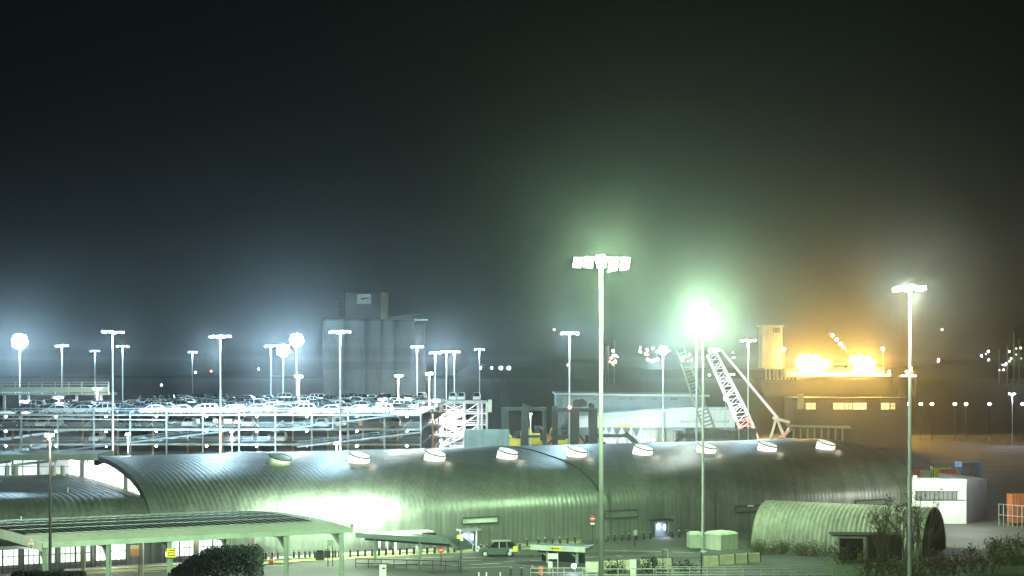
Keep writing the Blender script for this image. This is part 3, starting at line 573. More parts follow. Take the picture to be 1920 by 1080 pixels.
tri_sign(660, 988, 174.6, .5, dgm, 'dark green triangular sign at the right tip of the canopy')
ys = thing('notice_board', 'yellow notice on the green canopy post left of the dark tree', 'sign', at(321, 1045, 164.3))
m = MB(); m.box((0, 0, .45), (.92, .05, .92)); o = m.build('board', YEL, ys)
m = MB()
for z, xs in ((.72, (-.1, .05, .2, .33)), (.46, (-.28, -.12, .05, .22)), (.2, (-.26, -.1, .06, .2, .32))):
    for x in xs: m.box((x, -.04, z), (.11, .02, .12))
m.build('lettering', DARK, o)
ob = thing('direction_board', 'orange and cream board hanging between posts under the canopy', 'sign', at(253, 1044, 176.5))
m = MB(); m.box((0, 0, .5), (1., .05, .75)); m.build('lower_board', mat('board_orange', (.45, .2, .06), .6), ob); m = MB(); m.box((0, 0, 1.1), (1., .06, .4)); m.build('upper_board', mat('board_cream', (.5, .42, .24), .6), ob); m = MB(); m.tube((.4, .1, -2.6), (.4, .1, 1.3), .05); m.build('pole', DARK, ob)

# ---------------------------------------------------------------- glazed ground floor under the low extension, seen below the canopy
sf = thing('lit_shopfront', 'row of brightly lit glazed bays under the low extension behind the canopy', 'shopfront', S(-80, 28.2, 0))
def F2(t, w, z): return S(t, w, z)-S(-80, 28.2, 0)
for i in range(11):
    t = -98+4.1*i
    if i in (2, 8): continue
    m = MB(); m.hexa([F2(t, 28.3, .9), F2(t+3.6, 28.3, .9), F2(t+3.6, 28.1, .9), F2(t, 28.1, .9), F2(t, 28.3, 2.7), F2(t+3.6, 28.3, 2.7), F2(t+3.6, 28.1, 2.7), F2(t, 28.1, 2.7)]); o = m.build('glazed_bay', emi('bay_glow_%d' % (i % 3), (.9, 1, .9), (1., 1.7, .7)[i % 3]), sf)
    m = MB()
    for k in range(7): m.bar(F2(t+.6*k, 28.4, .2), F2(t+.6*k, 28.4, 3.), .07 if k % 3 else .16)
    m.bar(F2(t, 28.4, 1.9), F2(t+3.6, 28.4, 1.9), .08); m.bar(F2(t, 28.4, .5), F2(t+3.6, 28.4, .5), .12); m.build('mullion', DARK, o)
    if i % 2: light(tuple(F2(t+1.8, 30.2, 2.6)), 500, (.9, 1, .86), .5, sf)
m = MB(); m.bar(F2(-99, 28.6, 3.2), F2(-53, 28.6, 3.2), .9, .9); m.build('lintel', GREYP, sf)

# ---------------------------------------------------------------- bollards, kerb, markings, rails
kerb_m = mat('kerb_stone', (.34, .34, .26), .8)
def wallside(px, w):
    k = (px-CX)/F; t = (k*(244.4-.891*w)-.454*w)/(.891-.454*k); return S(t, w, 0)
m = MB(); a, b = wallside(150, 30.4), wallside(1090, 30.4); m.bar((a.x, a.y, .07), (b.x, b.y, .07), .4, .14); m.bar(a+V*3.2+Vector((0, 0, .05)), b+V*3.2+Vector((0, 0, .05)), .3, .1); tag(m.build('kerb', kerb_m), None, None, None, 'structure')
m = MB(); m.face([wallside(120, 27.6)+Vector((0, 0, .1)), wallside(1090, 27.6)+Vector((0, 0, .1)), wallside(1090, 30.2)+Vector((0, 0, .1)), wallside(120, 30.2)+Vector((0, 0, .1))]); tag(m.build('pavement', CONC), None, None, None, 'structure')
gv = MB(); a, b = wallside(150, 30.8), wallside(1090, 30.8); n = 40
gv.grid([[a.lerp(b, i/n)+Vector((0, 0, .012)) for i in range(n+1)], [a.lerp(b, i/n)+V*2.3+Vector((0, 0, .012)) for i in range(n+1)]], False); tag(gv.build('verge', mat('mossy_verge', (.2, .21, .05), .9, 0, .4, 1.2)), None, None, None, 'structure')
bol = thing('bollard', 'black bollard in the long row along the shed wall', 'bollard', (0, 0, 0), 0, 'bollards along the shed wall')
m = MB(); m.tube((0, 0, 0), (0, 0, 1.05), .15, .13, 10); m.build('post', DARK, bol); m = MB(); m.tube((0, 0, .9), (0, 0, 1.0), .155, .155, 10); m.build('band', GALV, bol)
BX = [494, 499, 511, 521, 551, 561, 572, 581, 590, 610, 614, 618, 624, 629, 636, 657, 671, 685, 698, 711, 724, 737, 750, 763, 776, 789, 801, 815, 840, 852, 889, 902, 914, 926, 939, 951, 963, 975, 988, 1010, 1023, 1036, 1050, 1064, 1078, 1140, 1153, 1167, 1180, 1193, 1207, 1220, 1260, 1274, 1287]
first = True
for px in BX:
    py = 1044+(657-px)*.038 if px < 1000 else 1024-(px-1000)*.055
    p = gnd(px, py)
    if px > 985: p = wallside(px, 30.5)
    if first: bol.location = p; first = False
    else: copy_tree(bol, p)
for px in (3, 12, 24, 62, 100, 121, 141, 179, 219, 238, 258, 278, 299, 339):
    copy_tree(bol, gnd(px, 1056-(px-100)*.004), None, 'black bollard seen under the solar canopy')['group'] = 'bollards under the canopy'
bin_ = thing('litter_bin', 'square dark litter bin standing among the bollards', 'bin', gnd(600, 1050))
m = MB(); m.box((0, 0, .5), (1., .7, 1.)); m.build('body', DARK, bin_); m = MB(); m.box((0, 0, 1.1), (.8, .6, .2)); m.build('lid', BLACK, bin_)
cone = thing('traffic_cone', 'orange and white traffic cone beside the bollards by the canopy', 'cone', gnd(507, 1058), 0, 'traffic cones')
m = MB(); m.tube((0, 0, .04), (0, 0, .95), .22, .05, 10); m.build('cone_body', mat('cone_orange', (.75, .16, .04), .5), cone); m = MB(); m.box((0, 0, .02), (.5, .5, .04)); m.build('base', BLACK, cone); m = MB(); m.tube((0, 0, .45), (0, 0, .68), .145, .11, 10); m.build('stripe', WHITEP, cone)
copy_tree(cone, gnd(511, 1058), None, 'second orange and white traffic cone beside the bollards')
m = MB()                                              # road markings
def dash(px0, py0, px1, py1, w=.18):
    a, b = gnd(px0, py0, .006), gnd(px1, py1, .006); d = (b-a).normalized(); n_ = Vector((-d.y, d.x, 0))*w
    m.face([a-n_, b-n_, b+n_, a+n_])
for q in ((868, 1046, 920, 1044), (880, 1059, 940, 1056), (862, 1052, 905, 1050), (905, 1057, 935, 1056), (945, 1053, 965, 1052), (995, 1051, 1020, 1052), (1000, 1042, 1022, 1039), (1022, 1039, 1090, 1035), (1060, 1048, 1118, 1044), (1092, 1044, 1122, 1044), (1127, 1032, 1240, 1034), (1155, 1042, 1167, 1043), (1260, 1035, 1300, 1036),
          (700, 1058, 760, 1056), (735, 1058, 742, 1058), (815, 1061, 862, 1060), (760, 1047, 850, 1044), (500, 1061, 520, 1060), (522, 1061, 535, 1060), (160, 1061, 205, 1060), (240, 1064, 300, 1061), (250, 1073, 300, 1071), (160, 1072, 200, 1071), (870, 1065, 960, 1062), (980, 1060, 1000, 1060)):
    dash(*q, w=.12)
tag(m.build('road_markings', LINE), None, None, None, 'structure')
# ---------------------------------------------------------------- shelters
def shelter(nm, lb, p0, p1, zr, dep, posts, fm, cat='shelter', drop=.45):
    p0, p1 = Vector(p0), Vector(p1); d = (p1-p0); Ls = d.length; an = math.atan2(d.y, d.x); t = thing(nm, lb, cat, p0, an)
    m = MB(); m.hexa([(0, 0, zr-.28), (Ls, 0, zr-.28), (Ls, dep, zr-.15), (0, dep, zr-.15), (0, 0, zr), (Ls, 0, zr), (Ls, dep, zr+.15), (0, dep, zr+.15)]); m.build('roof', mat('shelter_roof', (.1, .13, .11), .5, .3), t)
    m = MB(); m.box((Ls/2, -.07, zr-.1), (Ls+.1, .12, .62)); o = m.build('fascia', fm, t)
    m = MB(); m.box((Ls/2, dep*.35, zr-.55), (Ls-1, .2, .5)); m.build('beam', DARK, t)
    for x in posts:
        m = MB(); m.tube((x*Ls, dep*.35, 0), (x*Ls, dep*.35, zr-.3), .2, .17, 10); q = m.build('post', POST, t); m = MB(); m.bar((x*Ls, dep*.35, zr-1.2), (x*Ls-1.2, dep*.35, zr-.5), .15); m.build('bracket', POST, q)
    return t, Ls
a, b = at(668, 1008, 194), at(842, 1013, 187); a.z = b.z = 0
t, Ls = shelter('bus_shelter', 'low dark shelter with a flat fascia between the canopy and the parked SUV', a, b, 3.35, 3.2, (.15, .64), mat('shelter_fascia', (.13, .19, .16), .5))
m = MB(); m.hexa([(Ls, 0, 2.95), (Ls+1.9, -1.2, 2.35), (Ls+2.2, 1.6, 2.4), (Ls, 3.2, 3.), (Ls, 0, 3.4), (Ls+1.9, -1.2, 2.75), (Ls+2.2, 1.6, 2.8), (Ls, 3.2, 3.5)]); m.build('end_roof', mat('shelter_roof', (.1, .13, .11), .5, .3), t)
a, b = at(996, 1024, 193), at(1097, 1029, 190); a.z = b.z = 0
t, Ls = shelter('ticket_shelter', 'low shelter with a pale fascia and a yellow sign in the car park', a, b, 2.0, 2.6, (.25, .8), mat('pale_fascia', (.5, .55, .48), .5), drop=.3)
m = MB(); m.box((Ls*.48, -.16, 1.9), (1.35, .05, .42)); q = m.build('yellow_sign', YEL, t)
m = MB(); m.tube((Ls*.48-.52, -.2, 1.9), (Ls*.48-.52, -.18, 1.9), .13, .13, 10); [m.box((Ls*.48-.28+.16*k, -.19, 1.9), (.1, .02, .14+.05*(k % 2))) for k in range(5)]; m.build('lettering', DARK, q)
m = MB(); m.box((Ls*.5, 1.6, .7), (Ls*.8, .1, 1.2)); m.build('back_panel', GLASS, t)
ec = thing('entrance_canopy', 'thin pale entrance canopy on the shed wall with a glowing white sign', 'canopy', wallside(758, 27.8))
m = MB(); Y = ec.location.y; zz = H-(996.5-HY)*Y/F; m.box((0, -.9, zz), (7.6, 1.7, .22), R(27)); m.build('roof', PALE, ec)
m = MB(); m.box((.2+1.2, -1.5, zz-.35), (1.9, .12, .42), R(20)); m.build('lit_sign', emi('sign_glow', (.93, .95, 1), 5), ec); m = MB(); m.box((3.3, -.4, zz-.45), (1.7, .12, .5), R(27)); m.build('dark_window', GLASS, ec)
for x in (-3.4, -2.4, -1.2, 1.8): m = MB(); m.bar((x*.89, x*.454-.4, 0), (x*.89, x*.454-.4, zz-.1), .3); m.build('pillar', WHITEP, ec)
light((0, -2.2, 2.2), 260, (.95, 1, .85), .2, ec)
# ---------------------------------------------------------------- parked SUV
suv = make_car(mat('suv_grey', (.1, .115, .11), .3, .5, .05, 1, 0, 0, .6), 'grey SUV with a yellow chevron tailgate parked on the green-lit tarmac', 'suv', 1, None, 'suv')
suv.scale = (1.1, 1.1, 1.08); suv.location = gnd(931, 1042.5); suv.rotation_euler = (0, 0, R(7))
m = MB(); m.box((2.3, 0, .9), (.06, 1.5, .75)); m.build('chevron_panel', mat('hi_vis', (.85, .85, .03), .4), suv); m = MB(); m.box((2.0, -.9, .9), (.42, .04, .62)); m.build('side_panel', MATS['hi_vis'], suv); m = MB(); m.box((1.55, -.9, .72), (.4, .04, .34)); m.build('side_stripe', WHITEP, suv)
m = MB(); m.bar((-.6, -.55, 1.77), (1.6, -.55, 1.77), .06); m.bar((-.6, .55, 1.77), (1.6, .55, 1.77), .06); m.build('roof_rail', GALV, suv)
# ---------------------------------------------------------------- road signs
def sign_post(nm, lb, px, pyb, pyt, build, cat='sign', r=.045):
    p = gnd(px, pyb); h = (pyb-pyt)*p.y/F; t = thing(nm, lb, cat, p); m = MB(); m.tube((0, 0, 0), (0, 0, h), r, r, 8); m.build('pole', DARK, t); build(t, h); return t
def noentry(t, h, r=.36):
    m = MB(); m.tube((0, -.06, h-r), (0, -.09, h-r), r, r, 18); o = m.build('disc', RED, t); m = MB(); m.box((0, -.105, h-r), (r*1.3, .02, r*.32)); m.build('bar', WHITEP, o)
sign_post('no_entry_sign', 'round red no entry sign on a thin pole by the low shelter', 827, 1064, 1025.5, noentry)
sign_post('no_entry_sign', 'small round red no entry sign left of the nearest mast', 1111, 1020, 967, lambda t, h: (noentry(t, h, .38), MB().box((0, -.08, h-1.05), (.55, .03, .25)).build('plate', WHITEP, t)))
def board2(w, h_, mt): return lambda t, h: (MB().box((w*.5-.1, -.06, h-h_/2), (w, .05, h_)).build('board', mt, t), MB().tube((w-.2, 0, 0), (w-.2, 0, h), .045).build('second_pole', DARK, t))
sign_post('two_pole_sign', 'grey square board on two poles behind the canopy edge', 615, 1062, 1012, board2(.75, .7, mat('board_grey', (.28, .36, .27), .6)))
def bluewhite(t, h): MB().box((.1, -.06, h-.45), (.36, .05, .8)).build('board', WHITEP, t); MB().box((-.28, -.04, h-.4), (.35, .05, .45)).build('yellow_board', YEL, t)
sign_post('tall_pole_sign', 'white and yellow sign on a tall dark pole at the shelter end', 864, 1075, 1000, bluewhite, 'sign', .09)
def twin(t, h): MB().box((.42, -.08, h-.35), (1.15, .06, .62)).build('board', WHITEP, t); MB().box((.1, -.1, h-1.3), (.5, .06, .7)).build('lower_board', WHITEP, t); MB().tube((.95, 0, 0), (.95, 0, h), .05).build('second_pole', GALV, t); MB().box((.0, -.02, h-2.), (.35, .3, .8)).build('ticket_machine', GREYP, t)
sign_post('ticket_sign', 'white sign boards on two posts beside the small bright lamp', 1030, 1078, 1037, twin)
def wm_(t, h): MB().box((0, -.12, h-.42), (.72, .25, .95)).build('upper_box', WHITEP, t); MB().box((0, -.12, h-1.42), (.62, .25, .8)).build('lower_box', WHITEP, t)
sign_post('meter_box', 'white double box on a pole in front of the planters', 1187, 1082, 1050, wm_)
def lampy(t, h): MB().box((.25, 0, h-.03), (.75, .25, .1)).build('lamp_head', WHITEP, t)
sign_post('slim_lamp_post', 'slim pale unlit lamp post standing below the dazzling mast', 1315, 1085, 1033, lampy, 'lamp post', .07)
sign_post('slim_lamp_post', 'thin pale post with a bent top before the ribbed hut', 1404, 1030, 948, lampy, 'lamp post', .07)
t = sign_post('wall_lamp', 'small blue-white lamp glowing among the barriers near the ticket signs', 1076, 1075, 1061, lambda t, h: MB().ball((0, -.2, h), .28, 10).build('lamp_globe', lens((.75, .83, 1), 40), t), 'lamp'); light((0, -.7, 1.2), 250, (.7, .8, 1), .2, t)
sign_post('post_board', 'thin posted sign against the dark shed base right of the nearest mast', 1190, 1024, 993, lambda t, h: MB().box((.1, -.05, h-.4), (.5, .05, .7)).build('board', POST, t))
sign_post('double_post', 'tall twin pale posts among the barriers', 1243, 1085, 1030, lambda t, h: (MB().tube((.55, 0, 0), (.55, 0, h), .05).build('second_post', GALV, t), MB().bar((0, 0, h), (.55, 0, h), .08).build('crossbar', GALV, t)))
# railings and planters
def railing(lb, px0, py0, px1, py1, n, h=1.0, mt=GALV):
    a, b = gnd(px0, py0), gnd(px1, py1); t = thing('railing', lb, 'railing', a, 0); o0 = a
    for z in (h, h*.5): m = MB(); m.tube((0, 0, z), b-a+Vector((0, 0, z)), .05, .05, 6); m.build('rail', mt, t)
    for i in range(n+1): q = (b-a)*(i/n); m = MB(); m.tube(q, q+Vector((0, 0, h)), .05, .05, 6); m.build('post', mt, t)
railing('dark hoop railing in front of the low shelter', 667, 1064, 860, 1070, 8, 1.05, DARK)
railing('pale railing along the bottom edge right of the nearest mast', 1092, 1089, 1560, 1088, 14, 1.3)
railing('second pale railing running behind the first one', 1230, 1083, 1545, 1082, 10, 1.2)
railing('short pale railing by the ticket sign', 995, 1082, 1120, 1081, 6, 1.)
pl = None
for i, (px, py) in enumerate(((1112, 1071), (1142, 1069.5), (1170, 1068), (1215, 1066), (1245, 1065), (1333, 1060), (1363, 1057.5), (1387, 1056), (1411, 1054))):
    lb = 'pale concrete barrier block in the line below the shed'
    if pl is None:
        pl = thing('barrier_block', lb, 'barrier', gnd(px, py), R(6), 'concrete barrier blocks'); m = MB(); m.prism([(-.35, 0), (.35, 0), (.25, .7), (.25, 1.1), (-.25, 1.1), (-.25, .7)], 0, -.85, .85); m.build('block', mat('barrier_pale', (.46, .46, .3), .8, 0, .2, 1.2), pl); m = MB(); m.box((.95, 0, .6), (.12, .3, 1.3)); m.build('end_post', DARK, pl)
    else: copy_tree(pl, gnd(px, py))
for px, py in ((958, 1079), (978, 1079), (998, 1077)): copy_tree(bol, gnd(px, py+1), None, 'black bollard at the bottom edge below the parked SUV')['group'] = 'bollards at the bottom edge'
for i, px in enumerate((898, 912, 938)): q = sign_post('marker_post', 'short pale marker post at the bottom edge below the SUV', px, 1086, 1072, lambda t, h: MB().box((0, -.05, h-.3), (.14, .04, .5)).build('reflector', WHITEP, t)); q['group'] = 'pale marker posts'
sb = thing('white_cabinet', 'white cabinet sign at the bottom edge below the low shelter', 'cabinet', gnd(718, 1088)); m = MB(); m.box((0, 0, .85), (.72, .4, 1.7)); m.build('body', WHITEP, sb); m = MB(); m.box((.1, -.21, 1.35), (.35, .03, .18)); m.build('plate', DARK, sb)
cr = thing('work_barrier', 'orange barrier beside the ticket signs at the bottom edge', 'barrier', gnd(1014, 1080)); m = MB(); m.box((0, 0, .55), (.5, .12, 1.1)); m.build('panel', mat('cone_orange', (.75, .16, .04), .5), cr); m = MB(); m.box((0, 0, .05), (.6, .5, .1)); m.build('foot', BLACK, cr)
# the white cabins right of the second mast
def cabin(lb, px, py, w, d, h, rz, mt, nm='portable_cabin'):
    t = thing(nm, lb, 'cabin', gnd(px, py), R(rz)); m = MB(); m.box((0, 0, h/2), (w, d, h)); m.build('body', mt, t)
    m = MB(); m.hexa([(-w/2-.1, -d/2-.1, h), (w/2+.1, -d/2-.1, h), (w/2+.1, d/2+.1, h), (-w/2-.1, d/2+.1, h), (-w/2+.3, -d/2+.3, h+.3), (w/2-.3, -d/2+.3, h+.3), (w/2-.3, d/2-.3, h+.3), (-w/2+.3, d/2-.3, h+.3)]); m.build('roof', mt, t)
    m = MB(); m.box((-w*.1, -d/2-.02, h*.5), (.9, .05, h*.78)); o = m.build('door', mt, t); m = MB(); m.box((.3-w*.1, -d/2-.06, h*.5), (.06, .05, .2)); m.build('handle', DARK, o)
    return t
PCAB = mat('cabin_white', (.52, .6, .46), .5, 0, .1, .8, 0, .25)
cabin('pale green-white portable cabin right of the second mast pole', 1352, 1029, 3.2, 3., 2., 38, PCAB)
cabin('smaller pale cabin partly hidden by the second mast pole', 1303, 1026, 1.7, 2.2, 1.75, 8, PCAB)
# ---------------------------------------------------------------- ribbed hut
hut = thing('ribbed_hut', 'pale green ribbed half-round hut with a dark round end wall', 'hut', (34.25, 214.9, 0), R(-30))
RH, LH = 5.7, 22.4; m = MB(); n = 26; per = .62; cnt = int(LH/per*6); rows = []
for k in range(cnt+1):
    x = LH*k/cnt; rr_ = RH+.065*math.cos(2*math.pi*x/per); rows.append([(x, -rr_*math.cos(math.pi*i/n), rr_*math.sin(math.pi*i/n)) for i in range(n+1)])
m.grid(rows, True); m.build('roof', mat('hut_sheet', (.3, .31, .26), .6, .1, .14, .5, 0, .35, sheets=.12), hut)
m = MB(); m.face([(LH+.02, -(RH-.1)*math.cos(math.pi*i/n), (RH-.1)*math.sin(math.pi*i/n)) for i in range(n+1)]); o = m.build('end_wall', mat('rust_boards', (.06, .045, .025), .9, 0, .4, .7, .3, .3), hut)
m = MB(); m.grid([[(x, -r_*math.cos(math.pi*i/n), r_*math.sin(math.pi*i/n)) for i in range(n+1)] for x, r_ in ((LH-.2, RH-.12), (LH+.1, RH-.12), (LH+.1, RH+.1), (LH-.2, RH+.1))], False); m.build('end_rim', mat('hut_rim', (.24, .28, .18), .5, .3), hut)
m = MB(); m.box((LH+.06, -1.4, 1.6), (.08, 2.6, 3.2)); m.build('door', mat('rust_door', (.1, .04, .02), .8), o)
m = MB(); m.face([(.1, -(RH-.1)*math.cos(math.pi*i/n), (RH-.1)*math.sin(math.pi*i/n)) for i in range(n+1)]); m.build('back_wall', mat('rust_boards', (.06, .045, .025), .9), hut)
# dark kiosk with a pale frame before the hut
ks = thing('dark_kiosk', 'dark flat-roofed kiosk with a pale framed window in front of the ribbed hut', 'kiosk', gnd(1625, 1056), R(-4))
m = MB(); m.box((2.2, 1.5, 1.6), (4., 3, 3.2)); m.build('body', mat('kiosk_brown', (.035, .034, .022), .8, 0, .3), ks); m = MB(); m.box((0, 1.5, 3.32), (8.2, 3.4, .2)); m.build('roof', mat('kiosk_brown', (.035, .034, .022), .8), ks)
m = MB()
for x in (-3.4, -.2): m.box((x, -.05, 1.7), (.28, .25, 3.1))
m.box((-1.8, -.06, 3.1), (3.5, .24, .22)); m.build('frame', mat('frame_pale', (.4, .42, .34), .6), ks)
m = MB(); m.box((-1.8, .8, 1.7), (3.0, .1, 2.8)); m.build('window', GLASS, ks); m = MB(); m.box((-.9, -.6, .75), (.5, .3, .9)); m.build('yellow_box', mat('dull_yellow', (.35, .3, .04), .6), ks)
# ---------------------------------------------------------------- white flat building on the right
wb = thing('white_building', 'white flat-fronted building with a grey end wall at the right end of the shed', 'building', gnd(1812, 990-8), 0)
Yb = wb.location.y; sc = Yb/F; hf = (982-897)*sc; wf = 101*sc
WF = mat('cladding_white', (.62, .66, .62), .5, 0, .1, .6, 0, .2)
m = MB(); m.hexa([(-wf, 0, 0), (0, 0, 0), (0, 3, 0), (-wf, 3, 0), (-wf, 0, hf), (0, 0, hf-.12), (0, 3, hf-.12), (-wf, 3, hf)]); m.build('front_wall', WF, wb)
m = MB(); m.hexa([(.05, .2, 0), (62*sc*1.16, 9, 0), (62*sc*1.16, 16, 0), (.05, 16, 0), (.05, .2, hf-.2), (62*sc*1.16, 9, hf-.8), (62*sc*1.16, 16, hf-.8), (.05, 16, hf-.2)]); o = m.build('side_wall', mat('slate_wall', (.2, .22, .25), .7, 0, .12, .5), wb)
m = MB()
for i in range(26): m.box((-wf+.2+i*wf/26, -.04, hf*.5), (.06, .05, hf-.3))
m.build('cladding_ribs', WF, wb)
for z, hh_ in ((hf*.62, 1.3), ): m = MB(); m.box((-wf*.56, -.08, z), (wf*.78, .06, hh_)); q = m.build('window_strip', mat('window_grey', (.14, .17, .15), .3), wb); m = MB(); [m.box((-wf*.93+i*wf*.083, -.12, z), (.1, .06, hh_)) for i in range(10)]; m.bar((-wf*.95, -.13, z+.65), (-wf*.16, -.13, z+.65), .1); m.bar((-wf*.95, -.13, z-.65), (-wf*.02, -.13, z-.65), .1); m.build('window_frame', DARK, q)
m = MB(); m.box((-wf*.96, -.1, hf+.1), (.6, .4, .7)); m.build('corner_cap', WHITEP, wb); m = MB(); m.box((61*sc*.86, 7.3, 1.5), (1., .12, 2.6), R(57)); m.build('door', DARK, o)
light((-wf*.3, -9, 7.5), 5600, (1, 1, .98), .3, wb, 'wall_fill_light')  # bare light without a fixture, brightens the white front wall
# ---------------------------------------------------------------- grain silos
Ys = 600.; sil = thing('grain_silo', 'row of tall pale concrete silos with a dark elevator tower on top', 'silo', (at(700, 0, Ys).x, Ys, 0))
sx = lambda px: (px-700)*Ys/F
SILO = mat('silo_concrete', (.2, .215, .21), .85, 0, .12, .05, 0, .12, bands=.18)
for px, r, top in ((627, 4.4, 602), (666, 4.4, 602), (700, 3.6, 602), (727, 3.0, 602), (758, 4.2, 603), (785, 2.4, 609)):
    z = H-(top-HY)*Ys/F; m = MB(); m.tube((sx(px), 0, 0), (sx(px), 0, z), r, r, 26); o = m.build('silo', SILO, sil); m = MB(); m.tube((sx(px), 0, z), (sx(px), 0, z+.5), r+.15, r+.1, 26); m.build('roof_rim', mat('dull_concrete', (.1, .11, .1), .8), o)
zt = H-(602-HY)*Ys/F; DRKB = mat('elevator_dark', (.05, .055, .045), .8, 0, .2, .2); m = MB(); m.box((0, 0, zt+.9), (sx(790)-sx(606), 5, .8)); m.build('gallery', DRKB, sil)
m = MB(); m.box(((sx(648)+sx(715))/2, 0, zt+5.6), (sx(715)-sx(648), 6, 10.2)); tw_ = m.build('elevator_tower', DRKB, sil)
m = MB(); m.box(((sx(715)+sx(727))/2, 0, zt+5.6), (sx(727)-sx(715), 5.8, 10)); m.build('tower_lit_side', mat('lit_side_brown', (.17, .14, .07), .8), sil)  # lit right side of the tower, the light put into a browner colour
m = MB(); m.box((sx(684), -3.2, zt+8.2), (5.2, .2, 3.7)); q = m.build('sign_board', mat('board_pale', (.6, .62, .56), .6), tw_)
m = MB(); m.face([(sx(684)-1.4, -3.34, zt+8.4), (sx(684)+1.8, -3.34, zt+8.75), (sx(684)+1.8, -3.34, zt+8.45), (sx(684)-.6, -3.34, zt+7.9)]); m.build('emblem', DARK, q)
m = MB()
for k in range(7): m.box((sx(640)+.3*(k % 2), -1, zt+1.5+k*1.5), (1.4, 1.4, .12))
m.bar((sx(636), -1, zt), (sx(636), -1, zt+10.5), .2); m.bar((sx(645), -1, zt), (sx(645), -1, zt+10.5), .2); m.build('ladder_frame', DRKB, sil)
m = MB(); m.bar((sx(727), -1, zt+1.2), (sx(792), -1, zt+2.4), .5, .8); m.build('conveyor', DRKB, sil)
m = MB(); m.box((sx(790), -2, zt+.4), (5, .4, .35)); m.build('lit_strip', emi('teal_strip', (.5, .9, .8), .35), sil)
# ---------------------------------------------------------------- dark gantries
GST = mat('gantry_steel', (.03, .034, .024), .7, .2, .3, .4)
def gantry(lb, px_l, legs, top, beam, extra=()):
    Yg = 300.; o = at(px_l, 0, Yg); t = thing('gantry', lb, 'gantry', (o.x, Yg, 0), 0, None); q = lambda px, py: at(px, py, Yg)-Vector((o.x, Yg, 0))
    for x0, x1, pt in legs:
        a = q(x0, pt); b = q(x1, pt); w = b.x-a.x
        for dy in (0, 4.): m = MB(); m.box(((a.x+b.x)/2, dy, a.z/2), (w, .8, a.z)); o_ = m.build('leg', GST, t)
        m = MB(); [m.bar((a.x+w/2, 0, z), (a.x+w/2, 4, z+2), .15) for z in (3, 6, 9, 12)]; m.build('lacing', GST, o_)
    a, b = q(*beam[:2]), q(*beam[2:]); m = MB(); m.bar(a, b, .9, .6); m.build('top_beam', GST, t); m = MB(); m.bar(a+Vector((0, 4, 0)), b+Vector((0, 4, 0)), .9, .6); m.build('top_beam', GST, t)
    for px, py, s in top: c = q(px, py); m = MB(); m.box(c+Vector((0, 1, 0)), (s, 1.2, s*.7)); m.tube(c+Vector((-.2, 0, .2)), c+Vector((-.2, 2, .2)), s*.5, s*.5, 10); m.build('winch', GST, t)
    for nm, x0, y0, x1, y1, w in extra: m = MB(); m.bar(q(x0, y0)+Vector((0, -.5, 0)), q(x1, y1)+Vector((0, -.5, 0)), w, w); m.build(nm, GST, t)
    return t, q
gantry('left dark steel gantry with three thick legs behind the shed ridge', 982, ((940, 954, 766), (977, 991, 766), (1018, 1025, 766)), ((985, 763, .9), (994, 764, .6)), (940, 767, 1025, 767), (('brace', 925, 834, 942, 816, .4), ('cross_beam', 991, 818, 1020, 818, .5), ('brace', 1022, 836, 1040, 822, .4)))
t, q = gantry('right dark steel gantry with winch machinery and a red lamp on top', 1080, ((1036, 1046, 768), (1069, 1086, 768), (1105, 1120, 766)), ((1083, 758, 1.6), (1093, 757, 1.5), (1110, 762, 1.), (1042, 766, .8)), (1036, 769, 1120, 769), (('cross_beam', 1040, 819, 1065, 819, .6), ('brace', 1086, 815, 1098, 832, .4), ('cab', 1041, 820, 1060, 820, .9)))
m = MB(); m.ball(q(1068, 764)+Vector((0, -.8, 0)), .35, 8); m.build('red_lamp', lens((1, .16, .2), 5), t); light(q(1068, 764)+Vector((0, -1.6, 0)), 160, (1, .2, .25), .2, t)
for lb, pts in (('dark horizontal boom with a knee joint right of the nearest mast', ((1120, 817, 1176, 817), (1172, 812, 1196, 834))), ('second dark horizontal boom with a raised joint below the terminal sign', ((1262, 836, 1276, 818), (1274, 817, 1372, 818), (1270, 812, 1280, 820)))):
    o = at(pts[0][0], 817, 300); t = thing('gangway_boom', lb, 'gangway', (o.x, 300, 0)); 
    for i, (x0, y0, x1, y1) in enumerate(pts): m = MB(); m.bar(at(x0, y0, 300)-Vector((o.x, 300, 0)), at(x1, y1, 300)-Vector((o.x, 300, 0)), 1., .6 if i == 0 else .9); m.build('boom_section', GST, t)
    e = at(pts[-1][2], 0, 300).x-o.x; m = MB(); m.box((e, 0, 4.6), (1.1, 1.1, 9.2)); m.build('pedestal', GST, t); m = MB(); m.box((1, 0, 4.8), (1.1, 1.1, 9.6)); m.build('pedestal', GST, t)
# ---------------------------------------------------------------- white terminal
Yt = 430.; ter = thing('terminal_building', 'white passenger terminal with a grey upper storey and faint lettering beside the crane', 'terminal', (at(1210, 0, Yt).x, Yt, 0))
tq = lambda px, py, y=0.: at(px, py, Yt)-Vector((ter.location.x, Yt, 0))+Vector((0, y, 0))
def slab(pts, y0, y1, nm, mt, par):
    m = MB(); a = [tq(px, py, y0) for px, py in pts]; b = [tq(px, py, y1) for px, py in pts]; m.face(a); m.face(b[::-1])
    for i in range(len(a)): j = (i+1) % len(a); m.face([a[i], b[i], b[j], a[j]])
    return m.build(nm, mt, par)
TG = mat('terminal_grey', (.15, .175, .17), .6, 0, .1, .1, 0, .2)
slab([(1047, 860), (1047, 742), (1330, 745), (1330, 860)], 8, 40, 'upper_storey', TG, ter)
slab([(1043, 741), (1043, 738), (1336, 741), (1336, 745)], 6.5, 42, 'upper_roof', mat('terminal_roof', (.3, .36, .3), .6), ter)
